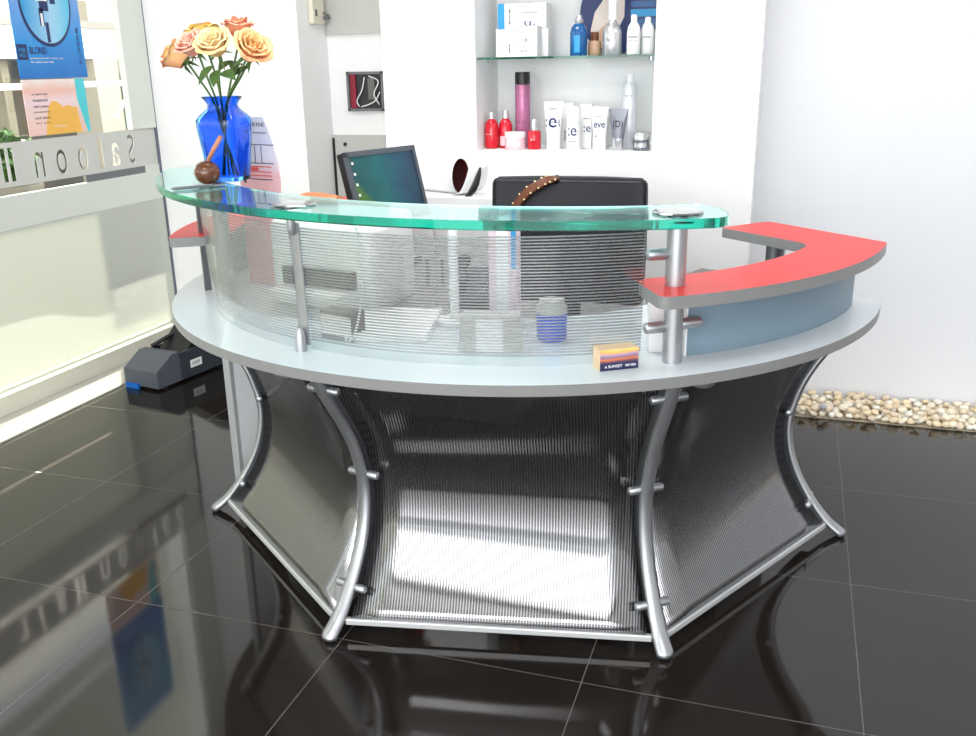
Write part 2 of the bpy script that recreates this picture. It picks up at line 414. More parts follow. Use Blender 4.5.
# lettering band: letters are cut out of the film, reading mirrored from inside
def letter_band():
    glyphs = [('S', 3.921, 3.872), ('a', 3.806, 3.748), ('l', 3.692, 3.664), ('o', 3.588, 3.528), ('o', 3.455, 3.392), ('n', 3.320, 3.264),
              ('l', 3.152, 3.128), ('l', 3.112, 3.088), ('a', 3.02, 2.96), ('i', 2.88, 2.86), ('r', 2.78, 2.73)]
    cu = bpy.data.curves.new('letter_band', 'CURVE'); cu.dimensions = '2D'; cu.fill_mode = 'BOTH'; cu.extrude = 0.0015
    def poly(points):
        sp = cu.splines.new('POLY'); sp.points.add(len(points) - 1)
        for q, (x, y) in zip(sp.points, points): q.co = (x, y, 0, 1)
        sp.use_cyclic_u = True
    poly([(-3.1, 0.905), (4.088, 0.905), (4.088, 1.083), (-3.1, 1.083)])
    for ch, ya, yb in glyphs:
        tcu = bpy.data.curves.new('g', 'FONT'); tcu.body = ch; tcu.resolution_u = 4
        o = bpy.data.objects.new('g', tcu); COL.objects.link(o)
        bpy.context.view_layer.objects.active = o; o.select_set(True)
        bpy.ops.object.convert(target='CURVE')
        loops = []
        for sp in o.data.splines:
            pts = []
            bp = sp.bezier_points
            for i in range(len(bp)):
                a, b = bp[i], bp[(i + 1) % len(bp)]
                for k in range(4):
                    t = k / 4
                    c = a.co * (1 - t) ** 3 + a.handle_right * 3 * t * (1 - t) ** 2 + b.handle_left * 3 * t * t * (1 - t) + b.co * t ** 3
                    pts.append((c.x, c.y))
            loops.append(pts)
        bpy.data.objects.remove(o)
        xs = [p[0] for l in loops for p in l]; ys = [p[1] for l in loops for p in l]
        x0, x1, y0, y1 = min(xs), max(xs), min(ys), max(ys)
        zt = 1.062 if ch in 'SlHi' else 1.032
        for l in loops:
            poly([(ya + (yb - ya) * (px - x0) / (x1 - x0), 0.926 + (zt - 0.926) * (py - y0) / (y1 - y0)) for px, py in l])
    o = bpy.data.objects.new('lb', cu); COL.objects.link(o)
    dg = bpy.context.evaluated_depsgraph_get(); me = bpy.data.meshes.new_from_object(o.evaluated_get(dg))
    bpy.data.objects.remove(o)
    bm = B(); bm.from_mesh(me); bpy.data.meshes.remove(me)
    for v in bm.verts: v.co = Vector((GX + v.co.z, v.co.x, v.co.y))
    return bm
obj('lettering_film', letter_band(), M_['band'], win)

# outdoors beyond the glass
struct('ground_outside', b2(-16, -3.11, -6, 16, -0.12, -0.02), M_['pave'])
def cbox(*a, **k): return b2(*a, **k)
M_['colgrey'] = mat('beige_column_paint', (0.34, 0.32, 0.27), 0.7)
M_['stucco'] = mat('white_stucco', (0.78, 0.77, 0.73), 0.8, noise=0.03)  # plain white stucco colour
M_['greybeam'] = mat('grey_painted_beam', (0.22, 0.21, 0.20), 0.7)
M_['ped_dark'] = mat('dark_grey_board', (0.07, 0.07, 0.07), 0.7)
M_['stone'] = mat('beige_stone', (0.17, 0.155, 0.12), 0.8, noise=0.08)
bld = thing('building', 'white building with slabs, columns and braces across the street outside', 'building', (-7.2, 8.2, -0.02))
def bpart(name, x0, x1, y0, y1, z0, z1, m): obj(name, b2(x0, x1, y0, y1, z0, z1), m, bld)
bpart('rear_wall', -1.6, -1.4, -6, 6, 0, 5, M_['stone'])
bpart('upper_parapet', -1.4, 0.05, -6, 6, 1.51, 1.81, M_['stucco'])
bpart('ledge', -0.2, 0.10, -6, 6, 1.81, 1.88, M_['greybeam'])
bpart('upper_wall', -0.6, -0.4, -6, 0.32, 1.88, 5, M_['stucco'])
bpart('upper_pier', -0.5, 0.0, 0.36, 0.50, 1.88, 5, M_['stone'])
bpart('upper_wall', -0.6, -0.4, 0.50, 6, 1.88, 5, M_['stucco'])
bpart('low_wall', -0.6, -0.4, -6, -0.72, 0, 1.10, M_['stucco'])
bpart('column', -0.3, 0.05, 0.43, 0.80, 0, 1.51, M_['colgrey'])
bpart('post', -0.3, -0.1, -0.70, -0.60, 0, 1.51, M_['stone'])
bpart('column', -0.3, 0.05, 2.4, 2.75, 0, 1.51, M_['stucco'])
bpart('dark_planter', -0.5, -0.2, 0.82, 1.6, 0, 1.05, M_['ped_dark'])
bm = B(); tube(bm, [(0, 0.80, 1.51), (0.0, 1.30, 1.0)], 0.05, 4); obj('brace', bm, M_['colgrey'], bld)
bm = B(); tube(bm, [(0.05, 0.66, 0.88), (0.05, 1.10, 1.32)], 0.025, 4); obj('brace', bm, M_['white'], bld)
bm = B(); tube(bm, [(0, -6, 0), (0, 6, 0)], 0.016, 8)
hr = obj('handrail', xf(bm, T(-3.9, 3.8, 1.285)), M_['white']); tag(hr, 'thin white rail running level outside the clear glass', 'rail')
bm = B(); 
bm.free()
for y in (-1.5, 1.2, 9.0): obj('rail_post', b2(-3.92, -3.88, y - .02, y + .02, -0.02, 1.29), M_['white'], hr)
# unseen sun blockers added to shape the sun patch and stripe on the floor
struct('sun_blocker_1', b2(GX - 1.006, GX - 1.0, -3, 6.5, 2.218, 2.350), M_['alu'])
struct('sun_blocker_2', b2(GX - 1.006, GX - 1.0, -3, 6.5, 2.40, 4.6), M_['alu'])
struct('sun_blocker_3', b2(GX - 1.08, GX - 0.98, 4.96, 9.6, 1.76, 4.6), M_['stucco'])
# green bush outdoors
def leafball(n, rx, rz, s):
    bm = B()
    for _ in range(n):
        d = Vector((random.gauss(0, 1), random.gauss(0, 1), random.gauss(0, 1))).normalized() * random.uniform(0.4, 1) 
        p = Vector((d.x * rx, d.y * rx, d.z * rz + rz))
        R = Matrix.Rotation(random.uniform(0, 6.3), 4, 'Z') @ Matrix.Rotation(random.uniform(-1, 1), 4, 'X')
        v = [bm.verts.new(p + (R @ Vector(q))) for q in ((0, -s, 0), (s * .5, 0, s * .2), (0, s, 0), (-s * .5, 0, s * .2))]
        bm.faces.new((v[0], v[1], v[2])); bm.faces.new((v[0], v[2], v[3]))
    return bm
M_['leaf'] = mat('green_leaf', (0.05, 0.12, 0.025), 0.5, noise=0.3, nscale=20)
bush = thing('potted_bush', 'small green bush outside behind the lettering at the left edge', 'plant', (-5.0, 5.05, -0.02))
obj('foliage', xf(leafball(260, 0.20, 0.2, 0.06), T(0, 0, 0.62)), M_['leaf'], bush)
bm = B(); lathe(bm, [(0.14, 0), (0.2, 0.55), (0.21, 0.66), (0.18, 0.66)], 16); obj('pot', bm, M_['stone'], bush, smooth=True, auto=40)

# posters on the glass (YZ plane, facing +X)
def facing_x(bm, x, y, z): return xf(bm, T(x, y, z) @ RZ(rad(90)))     # text/plates built facing -Y turn to face +X
PX = GX + 0.012
ps = thing('poster', 'blue poster with a dark ring hanging on the clear glass', 'poster', (PX, 3.45, 1.33))
m_blue, *_ = gradient_mat('blue_poster_print', [(0, (0.0, 0.16, 0.55)), (0.25, (0.02, 0.28, 0.70)), (0.5, (0.16, 0.36, 0.75)), (0.75, (0.10, 0.55, 0.85)), (1, (0.05, 0.36, 0.80))], 'Z', 0.25, 0.3)
bm = B(); box(bm, (0, 0, 0.30), (0.003, 0.40, 0.60)); obj('sheet', bm, m_blue, ps)
def ring(ry, rz_, w, n=40, x=0.0025):
    bm = B(); a = []; b = []
    for i in range(n):
        t = 2 * math.pi * i / n
        a.append(bm.verts.new((x, ry * math.cos(t), rz_ * math.sin(t)))); k = w * (1 + 0.5 * math.cos(t + 2.2))
        b.append(bm.verts.new((x, (ry - k) * math.cos(t), (rz_ - k) * math.sin(t))))
    for i in range(n): bm.faces.new((a[i], a[(i + 1) % n], b[(i + 1) % n], b[i]))
    return bm
def disc(ry, rz_, n=32, x=0.002):
    bm = B(); bm.faces.new([bm.verts.new((x, ry * math.cos(2 * math.pi * i / n), rz_ * math.sin(2 * math.pi * i / n))) for i in range(n)]); return bm
m_pale, *_ = gradient_mat('pale_blue_print', [(0, (0.03, 0.34, 0.70)), (0.5, (0.35, 0.62, 0.82)), (1, (0.10, 0.55, 0.80))], 'Y', 0.25, 0.5)
obj('ring_print', xf(disc(0.142, 0.17), T(0, 0.0, 0.305)), m_pale, ps)
obj('ring_outline', xf(ring(0.150, 0.178, 0.010), T(0, 0.0, 0.305)), M_['navy'], ps)
bm = B()
for (y, z, w, h, r) in ((-0.02, 0.325, 0.085, 0.03, 0), (-0.01, 0.295, 0.05, 0.05, 0.4), (0.045, 0.315, 0.03, 0.03, 0.8), (-0.03, 0.245, 0.025, 0.07, 0.25), (-0.005, 0.185, 0.018, 0.08, 0.5)):
    box(bm, (0.0022, y, z), (0.001, w, h), mtx=None)
obj('ring_picture', bm, M_['navy'], ps)
for c_, s_ in (((0.0028, -0.02, 0.318), (0.001, 0.07, 0.017)), ((0.0028, -0.03, 0.235), (0.001, 0.012, 0.05))):
    bm = B(); box(bm, c_, s_); obj('ring_label', bm, M_['paper'], ps)
bm = B(); box(bm, (0.002, -0.168, 0.105), (0.001, 0.055, 0.062)); obj('logo_block', bm, M_['navy'], ps)
obj('logo_lettering', facing_x(text_bm('FRB\nHO', 0.034, 0.036), 0.0026, -0.186, 0.085), M_['cyan'], ps)
obj('title_lettering', facing_x(text_bm('BLOND', 0.098, 0.030, bold=0.02), 0.002, -0.128, 0.097), M_['navy'], ps)
obj('subtitle_lettering', facing_x(text_bm('professional hair colour care', 0.19, 0.009), 0.002, -0.128, 0.076), M_['paper'], ps)
obj('subtitle_lettering', facing_x(text_bm('for salon use only', 0.13, 0.010), 0.002, -0.128, 0.060), M_['paper'], ps)
bm = text_bm('SUPERB', 0.155, 0.016); xf(bm, RY(rad(-90))); obj('side_lettering', facing_x(bm, 0.002, 0.176, 0.055), M_['navy'], ps)

pk = thing('poster', 'pink and orange leaflet poster with turquoise edge below the blue poster', 'poster', (PX, 3.435, 1.098))
m_pink, *_ = gradient_mat('pink_print', [(0, (0.86, 0.55, 0.50)), (0.35, (0.86, 0.62, 0.56)), (0.6, (0.86, 0.66, 0.68)), (0.8, (0.85, 0.5, 0.42)), (1, (0.88, 0.8, 0.76))], 'Z', 0.35, 0.3)
bm = B(); box(bm, (0, 0, 0.114), (0.003, 0.37, 0.228)); obj('sheet', bm, m_pink, pk)
M_['orange'] = mat('orange_ink', (0.88, 0.48, 0.08), 0.4, noise=0.05)
bm = B(); pts = [(-0.09, 0), (-0.075, 0.06), (-0.055, 0.115), (-0.03, 0.14), (0.0, 0.135), (0.03, 0.112), (0.06, 0.118), (0.10, 0.108), (0.115, 0.112), (0.13, 0.0)]
bm.faces.new([bm.verts.new((0.002, y, z)) for y, z in pts]); obj('orange_shape', bm, M_['orange'], pk)
bm = B(); bm.faces.new([bm.verts.new((0.0022, y, z)) for y, z in ((0.125, 0.228), (0.185, 0.228), (0.185, 0), (0.165, 0), (0.125, 0.14))]); obj('turquoise_edge', bm, M_['turq'], pk)
for i, (tx, z) in enumerate((('a special', 0.163), ('treatment', 0.138), ('with colour', 0.114), ('protection', 0.090), ('and shine', 0.067), ('for you', 0.045))):
    obj('text_line', facing_x(text_bm(tx, 0.088, 0.011), 0.002, -0.14, z), M_['ink'], pk)
obj('text_line', facing_x(text_bm('salon beauty', 0.075, 0.010), 0.003, -0.04, 0.028), M_['paper'], pk)
# second blue poster nearer the photographer; the floor mirrors it
for (nm, y, z, lab) in (('poster', 2.15, 1.33, 'plain blue poster on the glass mirrored in the floor bottom left'),):
    p2 = thing(nm, lab, 'poster', (PX, y, z))
    bm = B(); box(bm, (0, 0, 0.30), (0.003, 0.42, 0.60)); obj('sheet', bm, m_blue, p2)
    obj('ring_outline', xf(ring(0.142, 0.163, 0.010), T(0, 0.0, 0.335)), M_['navy'], p2)

# ================================================================== RECEPTION DESK
DC = Vector((-0.785, 2.749, 0))
desk = thing('reception_desk', 'round silver reception desk with glass top, red shelves and ribbed clear panels', 'reception desk', DC)
ZW0, ZW = 0.697, 0.722
# worktop ring
poly = arcpts((0, 0), 1.038, 150, 355.1, 90) + [(0.972 * math.cos(rad(359.4)), 0.972 * math.sin(rad(359.4)))] + arcpts((0, 0), 0.50, 359.4, 150, 60)
bm = B(); prism(bm, poly, ZW0, ZW); obj('worktop', bm, [M_['worktop'], M_['edge']], desk)

# legs
LEG_A = (205.3, 257.2, 305.6, 356.5)
LEGP = [(0.985, 0.697), (0.965, 0.655), (0.925, 0.590), (0.885, 0.525), (0.855, 0.462), (0.836, 0.395), (0.829, 0.335), (0.836, 0.270), (0.855, 0.207), (0.884, 0.148), (0.922, 0.090), (0.962, 0.042), (1.0, 0.012)]
LP = smoothpath([(r, 0, z) for r, z in LEGP], 4)
LPS = {a: ([Vector((1 - (1 - p.x) * 0.74, 0, p.z)) for p in LP] if a == 305.6 else LP) for a in LEG_A}
def leg_r(z, ang=205.3):
    LP = LPS[ang]
    for a, b in zip(LP, LP[1:]):
        if b.z <= z <= a.z: return a.x + (b.x - a.x) * (a.z - z) / max(1e-6, a.z - b.z)
    return LP[0].x if z > LP[0].z else LP[-1].x
for a in LEG_A:
    R = RZ(rad(a)); d = pol(1, a)
    LP = LPS[a]; t = Vector((-d.y, d.x, 0))
    bm = B()
    n = len(LP); rr = []
    for i, p in enumerate(LP):
        k = i / (n - 1); rr.append(0.0175 + (0.005 * max(0, (k - 0.75) / 0.25)))
    tip = LP[-1] + (LP[-1] - LP[-2]).normalized() * 0.010
    tube(bm, [R @ p for p in LP] + [R @ Vector((tip.x, 0, 0.0125)), R @ Vector((tip.x + 0.006, 0, 0.0115))], rr + [0.017, 0.008], 14, flat=0.62, up=t)
    leg = obj('leg', bm, M_['metal'], desk, smooth=True, auto=50)
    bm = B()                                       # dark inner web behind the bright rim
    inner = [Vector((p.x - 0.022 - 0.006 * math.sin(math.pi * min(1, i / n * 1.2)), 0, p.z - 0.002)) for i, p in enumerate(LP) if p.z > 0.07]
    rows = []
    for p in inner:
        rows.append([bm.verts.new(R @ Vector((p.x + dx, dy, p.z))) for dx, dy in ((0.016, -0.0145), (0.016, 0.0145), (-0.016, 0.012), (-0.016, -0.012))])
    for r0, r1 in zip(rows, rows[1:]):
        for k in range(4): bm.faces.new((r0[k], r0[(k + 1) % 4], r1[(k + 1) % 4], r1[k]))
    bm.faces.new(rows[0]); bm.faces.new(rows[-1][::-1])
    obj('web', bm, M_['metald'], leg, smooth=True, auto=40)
    for z in (0.645, 0.385, 0.105):
        c = pol(leg_r(z, a) - 0.008, a, z); bm = B(); capsule(bm, c - t * 0.046, c + t * 0.046, 0.0105)
        obj('clamp', bm, M_['metal'], leg, smooth=True, auto=60)
for a, r in ((252.3, 0.985), (309.6, 0.985)):
    bm = B(); lathe(bm, [(0.006, 0.672), (0.020, 0.673), (0.026, 0.678), (0.027, 0.688), (0.027, 0.697)], 20, c=pol(r, a)); obj('mounting_boss', bm, M_['metal'], desk, smooth=True, auto=50)

# lower ribbed panels hung between the legs
def lower_panel(a0, a1, i0=1.7, i1=1.7):
    bm = B(); uvl = bm.loops.layers.uv.new('UVMap')
    zs = [0.042 + (0.685 - 0.042) * i / 26 for i in range(27)]
    rows = []; arc = 0; prev = None; us = []
    for z in zs:
        A = pol(leg_r(z, a0) - 0.012, a0 + i0, z); C = pol(leg_r(z, a1) - 0.012, a1 - i1, z)
        rows.append([(bm.verts.new(A.lerp(C, s / 8)), (s / 8 - .5) * (C - A).length, z) for s in range(9)])
    for r0, r1 in zip(rows, rows[1:]):
        for k in range(8):
            q = (r0[k], r0[k + 1], r1[k + 1], r1[k]); f = bm.faces.new([v[0] for v in q])
            for l, v in zip(f.loops, q): l[uvl].uv = (v[1], v[2])
    o = obj('lower_panel', bm, M_['ribm'], desk, smooth=True)
    sm = o.modifiers.new('thick', 'SOLIDIFY'); sm.thickness = 0.005
    A = pol(leg_r(0.04, a0) - 0.012, a0 + i0 * 0.6, 0.036); C = pol(leg_r(0.04, a1) - 0.012, a1 - i1 * 0.6, 0.036); mid = (A + C) / 2; d = C - A
    bm = B(); box(bm, mid, (d.length, 0.014, 0.016), rz=math.atan2(d.y, d.x), bevel=0.002); obj('bottom_rail', bm, M_['rail'], o)
for a, b in zip(LEG_A, LEG_A[1:]): lower_panel(a, b)

# left end: pale post and grey side panel under the worktop
bm = B(); box(bm, (-1.716 - DC.x, 2.512 - DC.y, 0.3485), (0.034, 0.022, 0.697), rz=rad(-20), bevel=0.003); obj('side_post', bm, M_['postgrey'], desk)
c0 = Vector((-1.70 - DC.x, 2.516 - DC.y)); c1 = Vector((-1.36 - DC.x, 2.66 - DC.y)); cm = (c0 + c1) / 2; dv = c1 - c0
bm = B(); box(bm, (cm.x, cm.y, 0.3485), (dv.length, 0.014, 0.697), rz=math.atan2(dv.y, dv.x)); obj('side_panel', bm, M_['postgrey'], desk)

# upper ribbed screens
def screen(a0, a1, z0, z1, n, rb=0.912, th=0.006):
    bm = B(); rows = []
    for i in range(n + 1):
        a = a0 + (a1 - a0) * i / n
        def R_(z): return rb + 0.012 * (z - ZW) / 0.30
        rows.append([bm.verts.new(pol(R_(z0), a, z0)), bm.verts.new(pol(R_(z1), a, z1)), bm.verts.new(pol(R_(z1) - th, a, z1)), bm.verts.new(pol(R_(z0) - th, a, z0))])
    for r0, r1 in zip(rows, rows[1:]):
        for k in range(4): bm.faces.new((r0[k], r0[(k + 1) % 4], r1[(k + 1) % 4], r1[k]))
    bm.faces.new(rows[0]); bm.faces.new(rows[-1][::-1])
    return obj('screen_panel', bm, M_['rib'], desk, smooth=True, auto=40)
screen(205.5, 251.6, ZW + 0.001, 1.018, 40, 0.924)
screen(253.2, 302.6, ZW + 0.001, 1.010, 44)
# bracket between the two screens
a = 252.4
bm = B(); d = pol(1, a)
prof = [(0.918, 0.735, 0.0185), (0.918, 0.80, 0.0155), (0.920, 0.90, 0.0145), (0.924, 0.99, 0.0165), (0.926, 1.022, 0.019)]
rows = []
t = Vector((-d.y, d.x, 0))
for r, z, w in prof:
    rows.append([bm.verts.new(d * (r + dr) + t * w * s + Vector((0, 0, z))) for dr, s in ((0.004, -1), (0.004, 1), (0.0005, 1), (0.0005, -1))])
for r0, r1 in zip(rows, rows[1:]):
    for k in range(4): bm.faces.new((r0[k], r0[(k + 1) % 4], r1[(k + 1) % 4], r1[k]))
bm.faces.new(rows[0]); bm.faces.new(rows[-1][::-1])
br = obj('screen_bracket', bm, M_['metal'], desk)
bm = B(); lathe(bm, [(0.0135, 0), (0.0135, 0.022), (0.0125, 0.036), (0.0085, 0.050), (0.003, 0.056)], 16, c=d * 0.934 + Vector((0, 0, ZW))); obj('bottom_clip', bm, M_['metal'], br, smooth=True, auto=45)
bm = B(); lathe(bm, [(0.003, 0), (0.0075, 0.005), (0.010, 0.014), (0.0105, 0.042)], 16, c=d * 0.934 + Vector((0, 0, 0.993))); obj('top_clip', bm, M_['metal'], br, smooth=True, auto=45)

# posts carrying the glass
PR = Vector((-0.226 - DC.x, 1.993 - DC.y, 0))
PL = pol(0.882, 213)
bm = B(); box(bm, pol(0.950, 204.6, 0.8765), (0.022, 0.007, 0.307), rz=rad(240)); obj('screen_end_strip', bm, M_['metald'], desk)
for P in (PR, PL):
    bm = B(); lathe(bm, [(0.0215, ZW), (0.0215, 1.035)], 28, c=P); po = obj('post', bm, M_['metal'], desk, smooth=True, auto=50)
    dd = Vector((P.x, P.y, 0)).normalized(); tt = Vector((-dd.y, dd.x, 0))
    s = 1 if P is PL else -1
    for z in (0.963, 0.802):
        bm = B(); c = Vector((P.x, P.y, z)) - dd * 0.006
        capsule(bm, c + tt * s * 0.017, c + tt * s * 0.066 - dd * 0.004, 0.0130, 14); obj('standoff', bm, M_['metal'], po, smooth=True, auto=60)
    if P is PR:
        bm = B(); c = Vector((P.x, P.y, 0.806)); capsule(bm, c + tt * 0.015, c + tt * 0.070, 0.0125, 14); obj('standoff', bm, M_['metal'], po, smooth=True, auto=60)

# crescent glass top
C1 = (-0.71 - DC.x, 3.05 - DC.y); C2 = (-0.71 - DC.x, 3.16 - DC.y)
outer = arcpts(C1, 1.281, 203.0, 296.2, 70)
inner = arcpts(C2, 1.187, 295.2, 206, 60)
def cap(p0, t0, p3, t3, k0, k3, n=14):
    P0, P3 = Vector(p0), Vector(p3); P1 = P0 + Vector(t0).normalized() * k0; P2 = P3 + Vector(t3).normalized() * k3
    return [tuple(P0 * (1 - t) ** 3 + P1 * 3 * t * (1 - t) ** 2 + P2 * 3 * t * t * (1 - t) + P3 * t ** 3) for t in [i / n for i in range(1, n)]]
def tang(a, b): return (a[0] - b[0], a[1] - b[1])
poly = outer + cap(outer[-1], tang(outer[-1], outer[-2]), inner[0], tang(inner[0], inner[1]), 0.07, 0.05) + inner + cap(inner[-1], tang(inner[-1], inner[-2]), outer[0], tang(outer[0], outer[1]), 0.06, 0.07)
bm = B(); prism(bm, poly, 1.035, 1.055)
gt = obj('glass_top', bm, M_['glass'], desk)
for cx, cy in ((-0.222, 1.950), (-1.080, 1.897)):
    bm = B(); lathe(bm, [(0.052, 1.0555), (0.053, 1.058), (0.050, 1.0605), (0.046, 1.061)], 40, c=(cx - DC.x, cy - DC.y, 0)); obj('glass_cap', bm, M_['chrome'], desk, smooth=True, auto=35)

# red shelves
def W2(x, y): return (x - DC.x, y - DC.y)
redp = [W2(-0.309, 2.003), W2(-0.238, 1.868)] + arcpts((0, 0), 1.036, 305.0, 349, 24) + [W2(0.244, 2.614), W2(-0.063, 2.90), W2(-0.193, 2.759), W2(0.042, 2.555)] + arcpts((0, 0), 0.862, 344.0, 304.5, 22)
redp = roundpoly(redp, {0: 0.02, 1: 0.03, 28 - 1: 0.018, 28: 0.02, 29: 0.02, 30: 0.034}, 0, 6)
bm = B(); prism(bm, redp, 0.868, 0.895); obj('red_shelf', bm, [M_['red'], M_['edge']], desk)
th = rad(511)
mir = [(x * math.cos(th) + y * math.sin(th), x * math.sin(th) - y * math.cos(th)) for x, y in redp][::-1]
bm = B(); prism(bm, mir, 0.868, 0.895); obj('red_shelf', bm, [M_['red'], M_['edge']], desk)
# grey-blue fascias under the red shelves
def fascia(a0, a1, r0, r1):
    o = [pol(r0 + (r1 - r0) * i / 20, a0 + (a1 - a0) * i / 20) for i in range(21)]
    i_ = [p - Vector((p.x, p.y, 0)).normalized() * 0.014 for p in o][::-1]
    bm = B(); prism(bm, [(p.x, p.y) for p in o + i_], ZW, 0.868)
    bm2 = obj('fascia', bm, M_['blue'], desk)
fascia(309.6, 352.0, 0.918, 0.968)
fascia(201.0, 160.0, 0.93, 0.968)
bm = B(); c = pol(0.911, 309.45, 0.795); box(bm, c, (0.014, 0.006, 0.146), rz=rad(309.45)); obj('fascia_edge', bm, M_['white'], desk)
for (x, y) in ((-0.035, 2.74), (0.06, 2.60)):
    bm = B(); lathe(bm, [(0.026, ZW), (0.026, 0.868)], 20, c=(x - DC.x, y - DC.y, 0)); obj('shelf_post', bm, M_['metald'], desk, smooth=True, auto=50)

# ================================================================== THINGS ON THE GLASS
ZG = 1.0555
# vase
M_['blueglass'] = mat('cobalt_blue_glass', (0.085, 0.34, 1.0), 0.02, 0, 1.0, 1.45)
VX, VY = -1.516, 2.322
vase = thing('vase', 'tall cobalt blue glass vase with square shoulders on the glass top', 'vase', (VX, VY, ZG))
def squircle(bm, prof, seg=40, cap_bottom=True, p=3.2):
    rings = []
    for r, z, q in prof:
        ring = []
        for i in range(seg):
            t = 2 * math.pi * i / seg + rad(20)
            k = (abs(math.cos(t)) ** q + abs(math.sin(t)) ** q) ** (-1.0 / q)
            ring.append(bm.verts.new((r * k * math.cos(t), r * k * math.sin(t), z)))
        rings.append(ring)
    for a, b in zip(rings, rings[1:]):
        for i in range(seg): bm.faces.new((a[i], a[(i + 1) % seg], b[(i + 1) % seg], b[i]))
    return rings
bm = B()
prof = [(0.047, 0, 4), (0.049, 0.004, 4), (0.056, 0.08, 4.5), (0.063, 0.15, 5), (0.063, 0.165, 5), (0.057, 0.176, 4), (0.046, 0.188, 3), (0.042, 0.196, 2.4), (0.041, 0.204, 2), (0.045, 0.212, 2), (0.054, 0.223, 2), (0.055, 0.2265, 2)]
inn = [(0.051, 0.2255, 2), (0.040, 0.211, 2), (0.037, 0.200, 2), (0.042, 0.184, 3), (0.053, 0.168, 4), (0.058, 0.155, 5), (0.051, 0.08, 4.5), (0.043, 0.012, 4)]
rg = squircle(bm, prof + inn)
bm.faces.new(rg[0][::-1]); bm.faces.new(rg[-1])
obj('body', bm, M_['blueglass'], vase, smooth=True, auto=35)

# roses
PETALS = {'peach': ((0.95, 0.60, 0.27), (0.93, 0.40, 0.20)), 'pink': ((0.93, 0.52, 0.40), (0.88, 0.32, 0.24)), 'yellow': ((0.95, 0.68, 0.20), (0.92, 0.52, 0.14)),
          'cream': ((0.92, 0.70, 0.38), (0.90, 0.52, 0.22)), 'salmon': ((0.88, 0.36, 0.22), (0.75, 0.20, 0.10))}
for k, (c1, c2) in PETALS.items():
    m, nt, b, cr = gradient_mat('rose_petals_' + k, [(0, c2), (0.45, c1), (0.85, c1), (1, c2)], 'Z', 0.55, 0.25, 4)
    b.inputs['Subsurface Weight'].default_value = 0.15; b.inputs['Subsurface Radius'].default_value = (0.01, 0.005, 0.003)
    PETALS[k] = m
M_['stem'] = mat('green_stem', (0.09, 0.17, 0.035), 0.5, noise=0.25, nscale=60)
M_['sepal'] = mat('dark_green_leaf', (0.06, 0.13, 0.03), 0.5, noise=0.25, nscale=40)
def petal(bm, ang, base_r, top_r, h, width, curl, zoff, rnd):
    nu, nv = 7, 7; g = []
    for j in range(nv):
        v = j / (nv - 1); row = []
        r = base_r + (top_r - base_r) * (v ** 0.75) + curl * max(0, v - 0.65) ** 2 * 6
        z = zoff + h * (math.sin(v * math.pi / 2 * 0.98)) - curl * max(0, v - 0.72) ** 2 * 9
        wv = width * (0.35 + 0.65 * math.sin(math.pi * min(1, v * 0.78 + 0.12)))
        for i in range(nu):
            u = (i / (nu - 1) - 0.5) * 2
            a = ang + u * wv
            rr = r * (1 - 0.06 * u * u) + 0.0012 * math.sin(5 * u + rnd * 9) * v
            zz = z - h * 0.16 * u * u * v + 0.0014 * math.sin(4 * u + rnd * 13) * v
            row.append(bm.verts.new((rr * math.cos(a), rr * math.sin(a), zz)))
        g.append(row)
    for j in range(nv - 1):
        for i in range(nu - 1): bm.faces.new((g[j][i], g[j][i + 1], g[j + 1][i + 1], g[j + 1][i]))
def bloom_bm(seed, size, openness):
    rn = random.Random(seed); bm = B()
    layers = [(3, 0.10, 0.16, 0.95, 1.3, 0.00), (4, 0.16, 0.34, 0.97, 1.1, 0.04), (5, 0.24, 0.52 + 0.1 * openness, 0.93, 0.95, 0.05), (5, 0.34, 0.74 + 0.12 * openness, 0.86, 0.95, 0.08), (6, 0.42, 0.92 + 0.15 * openness, 0.74, 0.90, 0.13)]
    for n, br, tr, h, w, cu in layers:
        ph = rn.uniform(0, 6.3)
        for i in range(n):
            petal(bm, ph + 2 * math.pi * i / n + rn.uniform(-.12, .12), size * br, size * tr * rn.uniform(.94, 1.05), size * h * 1.25 * rn.uniform(.94, 1.04), w, size * cu * (0.5 + openness), 0, rn.random())
    return bm
